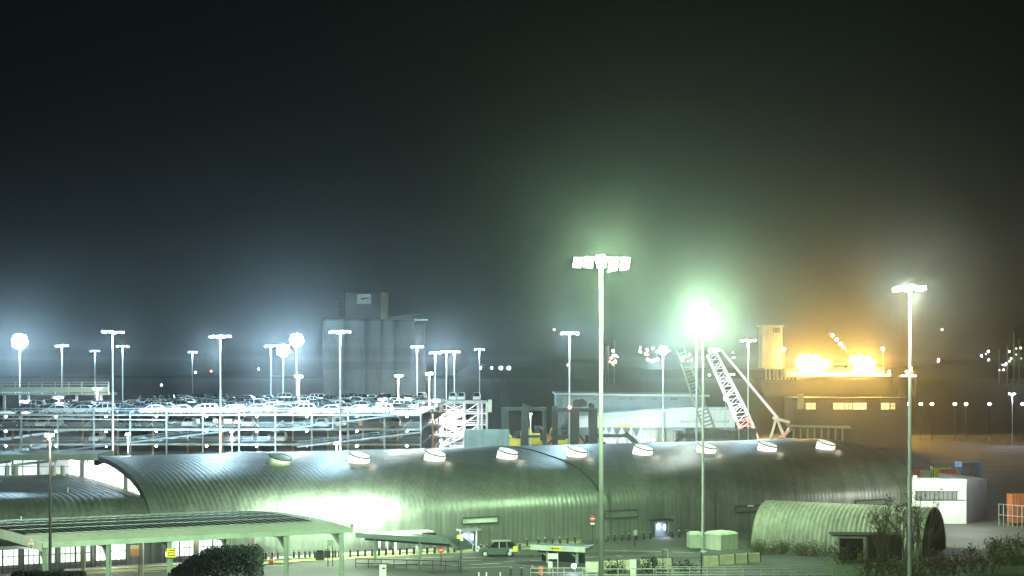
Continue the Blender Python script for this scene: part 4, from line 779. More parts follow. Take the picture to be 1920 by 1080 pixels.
for px, w in ((1115, 6), (1162, 12), (1184, 8), (1228, 8), (1262, 14)): slab([(px, 751), (px, 747), (px+w, 747), (px+w, 751)], 7.7, 7.95, 'window', mat('dull_window', (.07, .09, .09), .4), ter)
slab([(1045, 838), (1045, 748), (1056, 748), (1056, 838)], 7.3, 7.9, 'stair_window', mat('dull_window', (.07, .09, .09), .4), ter)
lw = slab([(1085, 801), (1085, 784), (1130, 779), (1244, 771), (1300, 767.5), (1376, 767), (1376, 801)], -2, 8, 'white_wall', mat('terminal_white', (.66, .7, .66), .6, 0, .07, .1, 0, .12), ter)
slab([(1080, 784), (1080, 780.5), (1130, 775), (1244, 767), (1300, 764), (1380, 763.5), (1380, 767), (1300, 767.5), (1244, 771), (1130, 779)], -4.5, 9, 'curved_roof', mat('terminal_roof', (.3, .36, .3), .6), ter)
slab([(1157, 799.5), (1157, 796.5), (1184, 796.5), (1184, 799.5)], -2.2, -2.05, 'yellow_strip', YEL, ter)
slab([(1085, 806), (1085, 801.5), (1376, 801.5), (1376, 806)], -4, 4, 'awning', mat('awning_grey', (.12, .14, .13), .6), ter)
slab([(1204, 846), (1204, 806.5), (1376, 806.5), (1376, 846)], 1, 4, 'ground_floor', mat('ground_floor', (.3, .33, .25), .6), ter)
for i in range(12): px = 1206+14*i; slab([(px, 846), (px, 807), (px+1.2, 807), (px+1.2, 846)], .4, .9, 'pilaster', TG, ter)
def text(s, px, py, size, mt, par, y):
    c = bpy.data.curves.new('lettering', 'FONT'); c.body = s; c.size = size; c.extrude = .02; c.materials.append(mt); o = bpy.data.objects.new('lettering', c); C.objects.link(o); o.parent = par; o.location = tq(px, py, y); o.rotation_euler = (R(90), 0, 0); bpy.context.view_layer.update(); me = bpy.data.meshes.new_from_object(o); mo = bpy.data.objects.new('lettering', me); C.objects.link(mo); mo.parent = par; mo.location = o.location; mo.rotation_euler = o.rotation_euler; bpy.data.objects.remove(o); return mo
text('Queen Elizabeth II Terminal', 1272.5, 792, 1.17, mat('letter_grey', (.2, .25, .25), .6), lw, -2.1)
tent = None
for i, px in enumerate((1136, 1148, 1166, 1184, 1202)):
    p = at(px, 806, 360); lb = 'white peaked tent in the bright row below the terminal wall'
    if tent is None:
        tent = thing('peaked_tent', lb, 'tent', (p.x, 360, 0), 0, 'white peaked tents'); m = MB(); m.tube((0, 0, 7.6), (0, 0, 10.3), 1.25, .05, 4, False); m.build('roof', WHITEP, tent); m = MB(); m.box((0, 0, 6.), (1.9, 1.9, 3.2)); m.build('wall', WHITEP, tent)
        m = MB(); [m.tube((x, y, 0), (x, y, 7.6), .06) for x in (-.9, .9) for y in (-.9, .9)]; m.build('pole', GALV, tent)
    else: copy_tree(tent, (p.x, 360, 0))
tl = thing('tent_lamp', 'small floodlight lighting the peaked tents', 'floodlight', at(1168, 824, 348)); m = MB(); m.box((0, 0, 0), (.5, .3, .3)); m.build('lamp_lens', lens((.9, .93, 1), 30), tl); m = MB(); m.tube((0, .3, -tl.location.z), (0, .3, .2), .08); m.build('post', GALV, tl); light((0, .8, 1.), 2500, (.88, .92, 1), .2, tl)
wl = thing('quay_floodlight', 'small floodlight facing the white terminal wall', 'floodlight', at(1225, 825, 385)); m = MB(); m.box((0, 0, 0), (.5, .3, .3)); m.build('lamp_lens', lens((.95, 1, .93), 30), wl); m = MB(); m.tube((0, .3, -wl.location.z), (0, .3, .2), .08); m.build('post', GALV, wl); light((0, 1, 1.5), 52000, (.9, 1, .92), .3, wl)
# yellow and orange plant left of the terminal
def plant(nm, lb, px, py, Y, mt, k):
    o = at(px, py, Y); t = thing(nm, lb, 'machine', (o.x, Y, 0)); z = o.z; r2 = random.Random(k)
    m = MB(); m.box((0, 0, z-1.2), (2.6, 2, 2.4)); m.build('body', mt, t); m = MB(); m.box((0, 0, z*.5-1.2), (2.2, 1.8, z-2.4)); m.build('undercarriage', DARK, t); m = MB(); m.box((.7, 0, z+.8), (1.2, 1.6, 1.6)); m.build('cab', GLASS, t)
    m = MB(); m.bar((-.5, 0, z+.2), (-2.2, 0, z+2.2), .35); m.bar((-2.2, 0, z+2.2), (-2.9, 0, z-.6), .3); m.build('arm', mt, t)
    for x in (-1, 1): m = MB(); m.tube((x, -1.2, .7), (x, 1.2, .7), .7, .7, 12); m.build('wheel', BLACK, t)
MY = mat('machine_yellow', (.4, .32, .03), .5, 0, .3); MO = mat('machine_orange', (.4, .1, .05), .5, 0, .3)
plant('loader', 'yellow loader seen between the left gantry legs', 964, 822, 330, MY, 1); plant('excavator', 'yellow excavator in the middle bay of the left gantry', 1001, 812, 335, MY, 2); plant('loader', 'yellow and orange loader right of the excavator', 1012, 826, 338, MY, 3); plant('dumper', 'orange dumper between the two gantries', 1031, 818, 345, MO, 4); plant('loader', 'small yellow loader beside the right gantry leg', 1053, 822, 340, MY, 5); plant('dumper', 'orange vehicle low inside the right gantry', 1096, 830, 330, MO, 6)
yl = thing('yard_lamp', 'thin lamp post standing among the yellow machines', 'lamp post', at(995, 690+23.5*F/322, 322)); zl = at(995, 776, 322).z; m = MB(); m.tube((0, 0, 0), (0, 0, zl), .08); m.build('pole', GALV, yl); m = MB(); m.box((0, -.3, zl), (.4, .6, .15)); m.build('lamp_lens', lens((1, .97, .85), 40), yl); light((0, -.8, zl-.5), 1300, (1, .97, .85), .2, yl)
# ---------------------------------------------------------------- crane with lattice boom
Yc = 330.; cr_ = thing('crawler_crane', 'big crane with a floodlit white lattice boom, red at its foot', 'crane', (at(1440, 0, Yc).x, Yc, 0)); cq = lambda px, py, y=0.: at(px, py, Yc)-Vector((cr_.location.x, Yc, 0))+Vector((0, y, 0))
BW = mat('boom_white', (.78, .78, .76), .5, 0, .08); BR = mat('boom_red', (.6, .3, .26), .5, 0, .15)
def lattice(p0, p1, w0, w1, n, mt, nm, par, ch=.16, br=.1, rungs=False):
    p0, p1 = Vector(p0), Vector(p1); d = (p1-p0).normalized(); a = d.cross(Vector((0, 1, 0))).normalized(); b = Vector((0, 1, 0))
    P = lambda f, i: p0.lerp(p1, f)+(a*((-1, 1, 1, -1)[i])+b*((-1, -1, 1, 1)[i]))*(w0+(w1-w0)*f)/2
    m = MB(); [m.tube(P(0, i), P(1, i), ch, ch, 6) for i in range(4)]
    for k in range(n):
        f0, f1 = k/n, (k+1)/n
        for i in range(4):
            j = (i+1) % 4
            if not rungs: m.tube(P(f0, i) if k % 2 else P(f0, j), P(f1, j) if k % 2 else P(f1, i), br, br, 5)
            else: m.tube(P(f1, i), P(f1, j), br, br, 5)
        if k % 3 == 0 and not rungs: m.tube(P(f0, 0), P(f0, 1), br, br, 5)
    return m.build(nm, mt, par)
lattice(cq(1334, 662), cq(1393, 785), 1.9, 2.7, 15, BW, 'boom', cr_, .2, .085); lattice(cq(1393, 785), cq(1414, 838), 2.7, 2.6, 6, BR, 'boom_foot', cr_, .2, .1)
m = MB(); m.box(cq(1342, 656), (1.6, 1.6, .8)); m.tube(cq(1334, 657, -.7), cq(1334, 657, .7), .7, .7, 12); m.build('boom_head', BW, cr_)
m = MB(); m.box(cq(1372, 702), (1.3, 1.2, .5)); m.build('boom_platform', BW, cr_)
for s in (-.35, .35): m = MB(); m.tube(cq(1350, 655, s), cq(1456, 783, s*2), .07, .07, 5); m.tube(cq(1352.5, 655, s), cq(1459, 783, s*2), .06, .06, 5); m.build('pendant_line', BW, cr_)
m = MB(); m.bar(cq(1456, 783), cq(1478, 838), .5); m.bar(cq(1456, 783), cq(1440, 838), .4); m.build('mast', mat('crane_buff', (.42, .38, .24), .6), cr_); m = MB(); m.bar(cq(1449, 783), cq(1480, 792), .7, .6); m.build('mast_head', mat('crane_buff', (.42, .38, .24), .6), cr_)
m = MB(); m.box(cq(1455, 845), (9, 5, 5)); m.build('machinery_house', mat('crane_buff', (.42, .38, .24), .6), cr_); m = MB(); m.bar(cq(1460, 824), cq(1484, 803), .6); m.ball(cq(1478, 804, -.6), .4, 8); m.build('back_stay', mat('crane_pink', (.5, .3, .22), .6), cr_)
for x in (-3, 3): m = MB(); m.box((x, 0, .9), (1.4, 8, 1.8)); m.build('crawler_track', DARK, cr_)
m = MB(); m.box((0, 0, 3), (6, 5, 3)); m.build('base_frame', DARK, cr_)
p = cq(1388, 838, -9); m = MB(); m.box(p, (.8, .4, .6)); o = m.build('boom_floodlight', lens((1, .98, 1), 120), cr_); m = MB(); m.tube((p.x, p.y+.3, 0), (p.x, p.y+.3, p.z), .1); m.build('floodlight_post', GALV, cr_); light(p+Vector((-.4, 1.2, 1.2)), 7000, (1, .97, 1), .3, cr_); light(cq(1352, 742, -7), 2500, (.92, .94, 1), .3, cr_); m = MB(); m.ball(cq(1352, 746, -7), .35, 8); m.build('boom_lamp', lens((.85, .9, 1), 200), cr_); p = cq(1352, 746, -7); m = MB(); m.tube((p.x, p.y, 0), p, .07); m.build('lamp_pole', GALV, cr_)
c2 = thing('lattice_mast', 'dim unlit ladder-like lattice boom left of the white crane boom', 'crane', (at(1320, 0, 345).x, 345, 0)); q2 = lambda px, py: at(px, py, 345)-Vector((c2.location.x, 345, 0))
lattice(q2(1276, 655), q2(1312, 756), 1.6, 2.3, 16, mat('boom_dull', (.2, .23, .17), .6), 'boom', c2, .11, .07, True); lattice(q2(1312, 756), q2(1342, 838), 2.3, 2.4, 12, mat('boom_dull', (.2, .23, .17), .6), 'boom_foot', c2, .12, .08, True); m = MB(); m.box((q2(1345, 840).x, 0, 3.4), (6, 4, 6.8)); m.build('machinery_house', GREYP, c2)
cg = thing('stacked_plant', 'dark clutter of stacked equipment at the foot of the dim boom', 'equipment', (at(1340, 0, 320).x, 320, 0))
for i in range(9): m = MB(); x = -7+i*1.8; zz = at(0, 801+random.Random(i).uniform(0, 8), 320).z; m.box((x, random.Random(i).uniform(-1, 1), zz/2), (1.6, 2, zz)); m.build('crate', mat('plant_dark', (.09, .1, .07), .7, 0, .4), cg)
# ---------------------------------------------------------------- amber ship, jetty and quay buildings on the right
AMB = mat('ship_cream', (.6, .5, .28), .6, 0, .12, .2, 0, .2); Yp = 640.
sh = thing('lit_ship', 'ship at the jetty with dazzling amber deck floodlights and a tall block at the stern', 'ship', (at(1550, 0, Yp).x, Yp, 0)); sq = lambda px, py, y=0.: at(px, py, Yp)-Vector((sh.location.x, Yp, 0))+Vector((0, y, 0))
def sbox(x0, x1, y0, y1, d0, d1, nm, mt, par=None): a, b = sq(x0, y0, d0), sq(x1, y1, d1); m = MB(); m.box((a+b)/2, (abs(b.x-a.x), abs(b.y-a.y), abs(b.z-a.z))); return m.build(nm, mt, par or sh)
tb = sbox(1426, 1464, 611, 690, -4, 6, 'stern_block', AMB); sbox(1424, 1466, 610, 612.5, -4.5, 6.5, 'block_roof', AMB, tb)
for i in range(5): sbox(1447+i*2.6, 1448.4+i*2.6, 615, 624, -4.2, -4.02, 'louvre', DARK, tb)
m = MB(); hl = [(1420, 708), (1668, 706), (1660, 742), (1430, 742)]; a = [sq(*p, -6) for p in hl]; b = [sq(*p, 8) for p in hl]; m.face(a); m.face(b[::-1]); [m.face([a[i], b[i], b[(i+1) % 4], a[(i+1) % 4]]) for i in range(4)]; m.build('hull', mat('hull_brown', (.05, .04, .025), .7, 0, .25), sh)
sbox(1470, 1655, 690, 697, -3, 6, 'deckhouse', AMB); sbox(1470, 1655, 697, 708, -3.5, 6, 'bulwark', AMB); sbox(1490, 1560, 672, 690, -2, 5, 'deckhouse', AMB); sbox(1588, 1640, 674, 690, -2, 5, 'deckhouse', AMB); sbox(1560, 1588, 680, 684, -2, 0, 'pipe', AMB)
for i in range(9): sbox(1430+i*7.2, 1432.2+i*7.2, 690, 711, -7.5, -6.7, 'pile', AMB)
sbox(1428, 1490, 690, 692.5, -8, -6.2, 'platform', AMB)
AL = emi('amber_lens', (1, .62, .14), 500)
for px, py in ((1500, 671), (1507, 676), (1514, 670), (1520, 678), (1527, 672), (1533, 680), (1513, 684), (1524, 686), (1596, 673), (1603, 680), (1610, 672), (1617, 679), (1624, 674), (1606, 687), (1619, 687), (1631, 682)):
    m = MB(); m.tube(sq(px, py, -3.6), sq(px, py, -4), 1.15, 1.1, 12); m.build('deck_glare_lamp', AL, sh)  # many enlarged discs around each lamp imitate its amber glare
for i in range(20): m = MB(); px = 1478+i*9; m.box(sq(px, 701, -4.6), (1.6, .4, 1.6)); m.build('rail_lamp', emi('amber_rail', (1, .66, .2), 7), sh)
for px, pw in ((1516, 40), (1612, 45)): light(sq(px, 664, -2.5), pw*K, (1, .52, .08), .8, sh); aim(sh, sq(px, 676, -7), (0, 0, H), pw*6*K, (1, .5, .07), 44)  # the spots toward the camera are added to make the amber halo
light(sq(1475, 668, -8), 9*K, (1, .68, .2), .5, sh)
m = MB(); m.bar(sq(1552, 624, -3), sq(1590, 664, -3), 1.1); m.bar(sq(1590, 664, -3), sq(1600, 690, -3), 1.1); bo = m.build('conveyor_boom', DARK, sh)
for px, py in ((1557, 629), (1565, 637), (1572, 645), (1578, 652)): m = MB(); m.ball(sq(px, py, -4), .62, 8); m.build('boom_lamp', lens((.95, .88, 1), 14), bo)
for px, py in ((1467, 655), (1651, 654)): m = MB(); m.ball(sq(px, py, -4), .6, 8); m.build('mast_lamp', lens((1, .85, .85), 30), sh); m = MB(); m.tube(sq(px, py+1, -4), sq(px, 700, -4), .15); m.build('lamp_mast', AMB, sh)
wh = thing('quay_building', 'long low dark quay building with amber lit windows below the ship', 'building', (at(1590, 0, 470).x, 470, 0)); wq = lambda px, py, y=0.: at(px, py, 470)-Vector((wh.location.x, 470, 0))+Vector((0, y, 0))
def wbox(x0, x1, y0, y1, d0, d1, nm, mt, par=None): a, b = wq(x0, y0, d0), wq(x1, y1, d1); m = MB(); m.box((a+b)/2, (abs(b.x-a.x), abs(b.y-a.y), abs(b.z-a.z))); return m.build(nm, mt, par or wh)
wbox(1486, 1702, 748, 842, 0, 14, 'wall', BRICK); wbox(1484, 1704, 746, 748, -.6, 15, 'roof', DARK); wbox(1495, 1506, 738, 767, -.8, -.05, 'stair_bay', mat('bay_buff', (.42, .36, .16), .6))
for x0, x1, s in ((1511, 1529, 1.1), (1562, 1582, 1.3), (1583.5, 1598, 1.), (1600, 1624, 1.7), (1652, 1667, 1.6), (1670, 1678, .8)):
    o = wbox(x0, x1, 755.5, 767.5, -.25, -.08, 'window', emi('amber_window_%d' % int(s*10), (1, .72, .24), s)); wbox(x0, x1, 761, 761.7, -.35, -.27, 'transom', DARK, o); wbox((x0+x1)/2-.3, (x0+x1)/2+.3, 755.5, 767.5, -.36, -.27, 'mullion', DARK, o)
m = MB(); m.hexa([wq(1480, 800, -3), wq(1592, 803, -3), wq(1592, 803, 6), wq(1480, 800, 6), wq(1480, 796, -3), wq(1590, 798, -3), wq(1590, 798, 6), wq(1480, 796, 6)]); m.build('awning', mat('crane_buff', (.42, .38, .24), .6), wh)
for i in range(8): wbox(1484+i*13, 1487+i*13, 803, 842, -2.6, -1.9, 'pier', mat('pier_grey', (.3, .3, .22), .6))
rl = None
for px in (1683, 1703, 1726, 1747, 1790, 1811, 1855, 1917):
    p = at(px, 757.5, 520)
    if rl is None:
        rl = thing('quay_lamp', 'small white lamp in the even row along the dark quay', 'lamp post', (p.x, 520, 0), 0, 'row of quay lamps'); m = MB(); m.tube((0, 0, 0), (0, 0, p.z), .1); m.build('pole', DARK, rl); m = MB(); m.ball((0, -.2, p.z), .5, 8, (1.2, 1, .8)); m.build('lamp_globe', lens((1, .9, .72), 22), rl)
    else: copy_tree(rl, (p.x, 520, 0))
mast(1898, 738, 0, 'bright blue-white yard light at the far right', 7*K, (.75, .85, 1), 2, 1., 480, 0, 300, .12, None, 'lamp_post')
# distant lights over the water
def beacon(px, py, Y, r, col, s, lb, grp, z0=0., nm='distant_lamp'):
    p = at(px, py, Y); t = thing(nm, lb, 'lamp', (p.x, Y, -2), 0, grp); m = MB(); m.tube((0, 0, 0), (0, 0, p.z+2), r*.05, r*.05, 4); m.build('pole', DARK, t); m = MB(); m.ball((0, -.3, p.z+2), r, 8); m.build('lamp_globe', lens(col, s), t)
gr = 'quay lights across the water'
for px in (901, 922, 939, 954): beacon(px, 690, 900, 1.0 if px > 930 else .6, (.7, .95, .9), 25, 'small pale light in the row on the far quay', gr)
for px, py, c, lb in ((1065, 684.5, (1, .95, .8), 'tiny warm light on the far shore behind the twin-cluster mast'), (396, 696, (1, .15, .1), 'tiny red light left of the tall bright pole'), (303, 722, (.8, .95, 1), 'tiny pale light above the far deck cars'), (485, 692, (.8, .95, 1), 'tiny pale light left of the dazzling pair'), (367, 698, (.8, .95, 1), 'tiny pale light beside the lone distant mast'), (1039, 618, (1, .35, .25), 'tiny red light high in the sky left of the twin-cluster mast'), (1766, 618, (1, .8, .5), 'tiny warm light high on the right'), (1330, 703, (1, .98, .9), 'tiny pale light beside the crane boom'), (1289, 743, (.6, .95, 1), 'small teal light above the terminal roof')):
    beacon(px, py, 850, .55, c, 14, lb, None)
rf = 'refinery lamps on the far shore'; rr = random.Random(3)
clus = [(1154, 665, 9, 14, 7, WHITE), (1150, 678, 7, 8, 6, (1, .5, .25)), (1199, 654, 4, 8, 4, (1, .7, .5)), (1217, 663, 8, 14, 9, (1, .66, .35)), (1228, 676, 14, 4, 7, WHITE), (1286, 672, 12, 10, 12, (.95, 1, .9)), (1375, 666, 3, 8, 3, WHITE), (1760, 672, 8, 8, 4, (.75, .85, 1)), (1848, 668, 8, 12, 4, (.9, .92, 1)), (1884, 688, 14, 8, 6, (.85, .9, 1)), (1905, 665, 14, 16, 7, (.85, 1, .6))]
for cx, cy_, dx, dy, n, c in clus:
    for i in range(n): beacon(cx+rr.uniform(-dx, dx), cy_+rr.uniform(-dy, dy)*.8, 2600, rr.uniform(.8, 1.7), c, rr.choice((8, 16, 34)), 'tiny %s light of the refinery cluster on the far shore' % ('orange' if c[2] < .5 else 'white'), rf)
for px, pt, lb in ((1138, 644, 'left one of two pale refinery chimneys beside the nearest mast'), (1152, 632, 'thin refinery flare stack right of the nearest mast'), (1873, 650, 'faint refinery stack left of the lit stacks at the far right'), (1901, 616, 'tallest thin refinery stack at the far right'), (1911, 630, 'second thin refinery stack at the far right'), (1889, 645, 'short refinery stack at the far right')):
    p = at(px, pt, 2600); t = thing('refinery_stack', lb, 'chimney', (p.x, 2600, -2)); m = MB(); m.tube((0, 0, 0), (0, 0, p.z+2), 3.2 if px == 1138 else 1.3, 2.6 if px == 1138 else 1., 10); m.build('shaft', mat('stack_concrete', (.35, .36, .34), .8), t); m = MB(); m.tube((0, 0, p.z-3), (0, 0, p.z+2), 2.9 if px == 1138 else 1.4, 2.9 if px == 1138 else 1.4, 10); m.build('collar', DARK, t)
bt = 'lit boats beyond the quay'
for x0, x1, py, lb, c in ((1684, 1702, 711, 'low boat with a pink-white lit side left of the third mast', (1, .86, .9)), (1717, 1749, 704, 'boat with amber and white lights right of the third mast', (1, .86, .82))):
    a = at((x0+x1)/2, py, 700); w = (x1-x0)*700/F; t = thing('boat', lb, 'boat', (a.x, 730, -2.2), 0, bt); z = a.z+2.2
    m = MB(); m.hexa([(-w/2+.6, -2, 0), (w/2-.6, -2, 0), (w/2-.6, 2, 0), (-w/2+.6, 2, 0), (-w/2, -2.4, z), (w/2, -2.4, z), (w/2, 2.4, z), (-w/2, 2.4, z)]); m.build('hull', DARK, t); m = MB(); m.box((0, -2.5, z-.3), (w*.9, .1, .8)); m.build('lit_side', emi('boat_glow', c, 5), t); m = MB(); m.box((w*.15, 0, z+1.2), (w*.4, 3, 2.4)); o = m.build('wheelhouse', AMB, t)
    for dx, dz in ((.3, 3.4), (.3, 2.), (-.25, 1.6)): m = MB(); m.ball((w*dx*.5, -1.9, z+dz), .55, 8); m.build('deck_lamp', emi('boat_amber', (1, .7, .3), 16), t)
# coloured plant and a blue container behind the white building
cc = thing('blue_container', 'blue open-ended container behind the white building', 'container', (at(1817, 0, 330).x, 330, 0)); zz = at(0, 867, 330).z
for x in (-2, 1.7): m = MB(); m.box((x, 0, zz/2), (.5, 5, zz)); m.build('side', mat('container_blue', (.08, .25, .5), .5), cc)
m = MB(); m.box((0, 0, zz+.1), (4.4, 5, .2)); m.build('roof', mat('container_top', (.3, .4, .42), .5), cc); m = MB(); m.box((0, 2, zz/2), (3.6, .2, zz)); m.build('back', DARK, cc); m = MB(); m.box((-2.4, -3, zz*.35), (.6, .6, zz*.7)); m.build('door', mat('container_blue', (.08, .25, .5), .5), cc)
for px, py, mt, lb, w in ((1697, 878, MO, 'pinkish orange skip half hidden behind the shed end', 1.8), (1717, 875, MO, 'orange hopper right of the third mast', 1.5), (1733, 880, mat('skip_grey', (.4, .44, .3), .6), 'pale green small skip beside the orange hopper', 1.2), (1761, 875, mat('skip_lime', (.5, .6, .03), .5), 'lime yellow tank between coloured skips', 1.5), (1776, 880, RED, 'red skip next to the lime tank', 2.), (1790, 876, mat('skip_stone', (.3, .3, .26), .6), 'grey skip left of the blue container', 1.)):
    o = at(px, py, 325); t = thing('skip', lb, 'skip', (o.x, 325, 0)); z = o.z; m = MB(); m.hexa([(-w*.7, -1, z*.2), (w*.7, -1, z*.2), (w*.7, 1, z*.2), (-w*.7, 1, z*.2), (-w, -1.3, z), (w, -1.3, z), (w, 1.3, z), (-w, 1.3, z)]); m.build('body', mt, t); m = MB(); m.box((0, 0, z*.1), (w, 1.6, z*.2)); m.build('stand', DARK, t); m = MB(); m.bar((-w, -1.35, z), (w, -1.35, z), .15); m.build('rim', DARK, t)
yd = thing('yard_mast_lamp', 'small lamp lighting the coloured skips behind the white building', 'lamp post', (at(1750, 0, 312).x, 312, 0)); m = MB(); m.tube((0, 0, 0), (0, 0, 5.), .08); m.build('pole', DARK, yd); m = MB(); m.box((0, .3, 5.), (.3, .5, .12)); m.build('lamp_housing', GALV, yd); light((0, 1, 4.6), 600, (1, .95, .8), .3, yd)
oc = thing('orange_container', 'rusty orange container at the far right edge', 'container', gnd(1905, 985)); m = MB(); m.box((1.5, 0, 2.6), (5., 2.5, 4.2)); m.build('body', mat('rust_orange', (.35, .1, .03), .7, 0, .25, .6), oc); m = MB(); [m.box((-.8+.5*k, -1.28, 2.6), (.08, .06, 4)) for k in range(10)]; m.build('corrugation', mat('rust_dark', (.22, .06, .02), .7), oc)
railing('pale mesh fence right of the white building', 1873, 985, 1925, 990, 6, 3.2)
# ---------------------------------------------------------------- vegetation
def bush(nm, lb, cat, px, py, w, h, mt, n, seed, group=None, dep=None, leaf=.22, trunk=True, loc=None, bare=False):
    r3 = random.Random(seed); p = loc or gnd(px, py); t = thing(nm, lb, cat, p, 0, group); dep = dep or w*.6
    m = MB(); tips = []
    for i in range(max(4, int(w*2.2))):
        a = Vector((r3.uniform(-.3, .3)*w, r3.uniform(-.3, .3)*dep, 0)); e = a+Vector((r3.uniform(-.28, .28)*w, r3.uniform(-.25, .25)*dep, h*r3.uniform(.6, 1))); mid = a.lerp(e, .5)+Vector((r3.uniform(-.3, .3), r3.uniform(-.3, .3), 0))
        m.tube(a, mid, .07, .05, 5, False); m.tube(mid, e, .05, .02, 5, False); tips += [mid, e]
        for k in range(5 if bare else 3):
            q = a.lerp(e, r3.uniform(.35, .95)); q2_ = q+Vector((r3.uniform(-.7, .7), r3.uniform(-.5, .5), r3.uniform(.2, 1.))); m.tube(q, q2_, .03, .012, 4, False); tips.append(q2_)
            if bare:
                for k2 in range(3): q3 = q2_+Vector((r3.uniform(-.5, .5), r3.uniform(-.4, .4), r3.uniform(.0, .7))); m.tube(q2_, q3, .016, .008, 3, False); tips.append(q3)
    m.build('stems', mat('twig_brown', (.075, .065, .04), .9, 0, .3), t)
    f = MB()
    for i in range(n):
        b = r3.choice(tips) if bare or r3.random() < .4 else Vector((r3.gauss(0, .27)*w, r3.gauss(0, .27)*dep, abs(r3.gauss(.45, .26))*h))
        c = b+Vector((r3.gauss(0, .16), r3.gauss(0, .16), r3.gauss(0, .16))); s = leaf*r3.uniform(.5, 1.3)
        u_ = Vector((r3.gauss(0, 1), r3.gauss(0, 1), r3.gauss(0, 1))).normalized(); v_ = u_.cross(Vector((r3.gauss(0, 1), r3.gauss(0, 1), r3.gauss(0, 1)))).normalized()
        f.face([c-u_*s, c+v_*s*.45, c+u_*s, c-v_*s*.45])
    f.build('foliage', mt, t, None, False); return t
LFB = mat('scrub_brown', (.075, .062, .03), .85, 0, .5, .9)
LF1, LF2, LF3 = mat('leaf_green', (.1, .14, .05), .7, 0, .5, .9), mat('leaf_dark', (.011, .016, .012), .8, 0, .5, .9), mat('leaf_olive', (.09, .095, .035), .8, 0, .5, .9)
bush('evergreen_tree', 'dense dark clipped evergreen in front of the canopy', 'tree', 0, 0, 5.2, 0, LF2, 0, 1, loc=(at(424, 0, 128).x, 128, 0)) if False else None
ev = thing('evergreen_tree', 'dense dark evergreen tree in front of the right half of the solar canopy', 'tree', (at(424, 0, 120).x, 120, 0)); r4 = random.Random(9)
m = MB(); m.tube((0, 0, 0), (.2, 0, 8.2), .22, .08, 8); [m.tube((0, 0, 2+i*.6), (r4.uniform(-2, 2), r4.uniform(-1.6, 1.6), 3.5+i*.65), .08, .02, 5) for i in range(9)]; m.build('trunk', mat('twig_brown', (.075, .065, .04), .9), ev)
f = MB(); zt_ = at(0, 1026, 120).z
PR = [(318, 1072), (335, 1060), (352, 1050), (356, 1044), (372, 1042), (378, 1035), (388, 1029), (410, 1026), (440, 1024), (470, 1025), (484, 1024.5), (487, 1030), (490, 1046)]
def top_at(x):
    px = x*F/120+424
    for (x0, y0), (x1, y1) in zip(PR, PR[1:]):
        if x0 <= px <= x1: return at(0, y0+(y1-y0)*(px-x0)/(x1-x0), 120).z
    return 0
for i in range(12000):
    x = r4.uniform(-4.2, 2.62); y = r4.uniform(-1.7, 1.7); z = top_at(x)-abs(r4.gauss(0, 1.3))-.12*y*y*r4.random()+r4.uniform(-.1, .1); s = r4.uniform(.06, .16); u_ = Vector((r4.gauss(0, 1), r4.gauss(0, 1), r4.gauss(0, 1))).normalized(); v_ = u_.cross(Vector((r4.gauss(0, 1), r4.gauss(0, 1), r4.gauss(0, 1)))).normalized(); c = Vector((x, y, z)); f.face([c-u_*s, c+v_*s*.5, c+u_*s, c-v_*s*.5])
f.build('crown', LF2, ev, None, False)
bush('hedge', 'dark hedge along the bottom left edge below the black lamp post', 'hedge', 0, 0, 6.6, 0, LF2, 0, 2) if False else None
hg = thing('hedge', 'dark hedge top at the bottom left below the black lamp post', 'hedge', (at(92, 0, 132).x, 132, 0)); f = MB(); zt_ = at(0, 1072, 132).z
m = MB(); [m.tube((x, 0, 0), (x+r4.uniform(-.3, .3), 0, zt_-.4), .07, .03, 5) for x in (-2.4, -1.2, 0, 1.2, 2.4)]; m.build('stems', mat('twig_brown', (.075, .065, .04), .9), hg)
for i in range(4500):
    x, y = r4.uniform(-2.9, 2.9), r4.uniform(-.9, .9); z = zt_-abs(r4.gauss(0, .9))-.05*abs(y); s = r4.uniform(.08, .18); u_ = Vector((r4.gauss(0, 1), r4.gauss(0, 1), r4.gauss(0, 1))).normalized(); v_ = u_.cross(Vector((0.3, r4.gauss(0, 1), r4.gauss(0, 1)))).normalized(); c = Vector((x, y, z)); f.face([c-u_*s, c+v_*s*.5, c+u_*s, c-v_*s*.5])
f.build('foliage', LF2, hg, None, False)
bush('bare_tree', 'bare twiggy tree in front of the ribbed hut', 'tree', 1676, 1062, 6.8, 8.6, LFB, 1700, 21, None, 2.5, .13, bare=True)
bush('bare_tree', 'bare twiggy tree at the right end of the ribbed hut', 'tree', 1716, 1058, 6., 9., LFB, 1300, 22, None, 2.5, .12, bare=True)
VG = 'scrub on the grass bank at the bottom right'
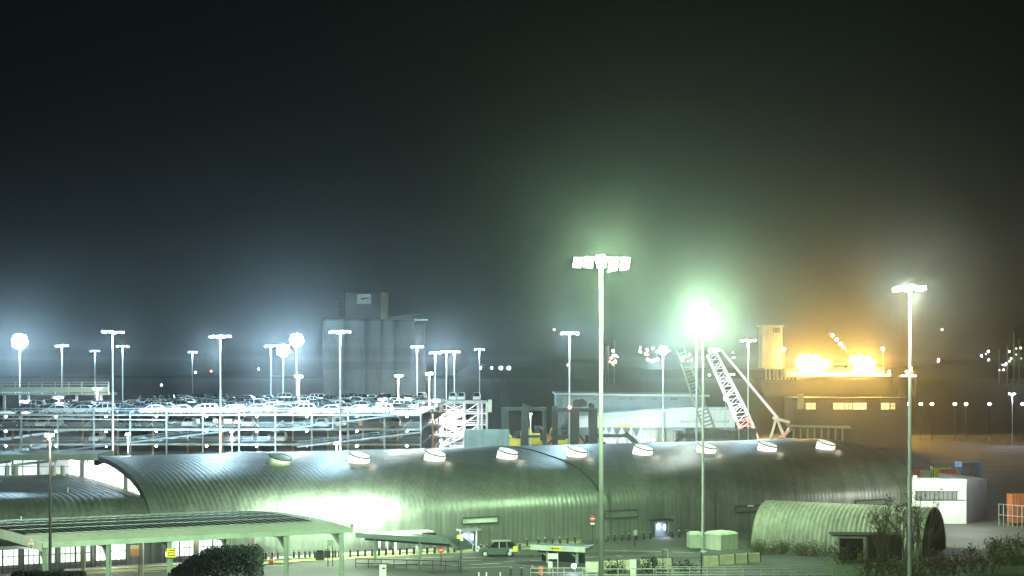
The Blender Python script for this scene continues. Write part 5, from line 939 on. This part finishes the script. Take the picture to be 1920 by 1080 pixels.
for i, (px, py, w, h, n) in enumerate(((1590, 1062, 4, 1.5, 500), (1700, 1086, 6, 2.2, 1200), (1770, 1092, 6, 2.6, 1500), (1840, 1086, 6, 3., 1500), (1895, 1072, 6, 2.8, 1300), (1905, 1046, 7, 2.6, 1200), (1870, 1060, 5, 2.4, 900), (1640, 1088, 5, 1.6, 800))):
    bush('bush', ('green floodlit bush in the scrub at the bottom right' if i in (1, 4, 5) else 'brown half-bare bush in the scrub at the bottom right'), 'bush', px, py, w, h, LF1 if i in (1, 4, 5) else LFB, int(n*(.9 if i in (1, 4, 5) else .5)), 40+i, VG, 2., .17, bare=i not in (1, 4, 5))
for i, (px, py, w, h) in enumerate(((1420, 1036, 3, 1.3), (1470, 1039, 4, 1.5), (1530, 1043, 4, 1.6), (1500, 1042, 3, 1.2), (1440, 1040, 3, 1.))): bush('bush', 'low scrubby bush along the foot of the ribbed hut', 'bush', px, py, w, h, LF3, 420, 60+i, 'scrub along the ribbed hut', 1.2, .13)
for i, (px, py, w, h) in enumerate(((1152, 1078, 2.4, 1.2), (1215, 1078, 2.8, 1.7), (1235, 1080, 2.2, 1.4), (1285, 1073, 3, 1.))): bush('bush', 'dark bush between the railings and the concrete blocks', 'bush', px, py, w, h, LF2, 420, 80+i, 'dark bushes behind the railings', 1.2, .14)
bush('tree', 'small dark tree at the foot of the stair tower', 'tree', 0, 0, 4, 9, LF1, 900, 97, None, 3, .35, loc=(at(815, 0, 310).x, 310, 0)); bush('tree', 'second small dark tree right of the first at the stair tower foot', 'tree', 0, 0, 4, 9.4, LF1, 700, 98, None, 3, .35, loc=(at(842, 0, 305).x, 305, 0))
gb = MB(); r5 = random.Random(2); n = 14; rows = []
for j in range(5): rows.append([gnd(1545+(1990-1545)*i/n, 1050+j*13, 0)+Vector((0, 0, .02+(.9*math.sin(math.pi*min(1, j/4))+r5.uniform(0, .15))*(i/n)**.5 if 0 < j else .02)) for i in range(n+1)])
gb.grid(rows, True); tag(gb.build('grass_bank', GRASS), None, None, None, 'structure')
# white parked vans and clutter low behind the shed ridge are covered by the lamps of the quay
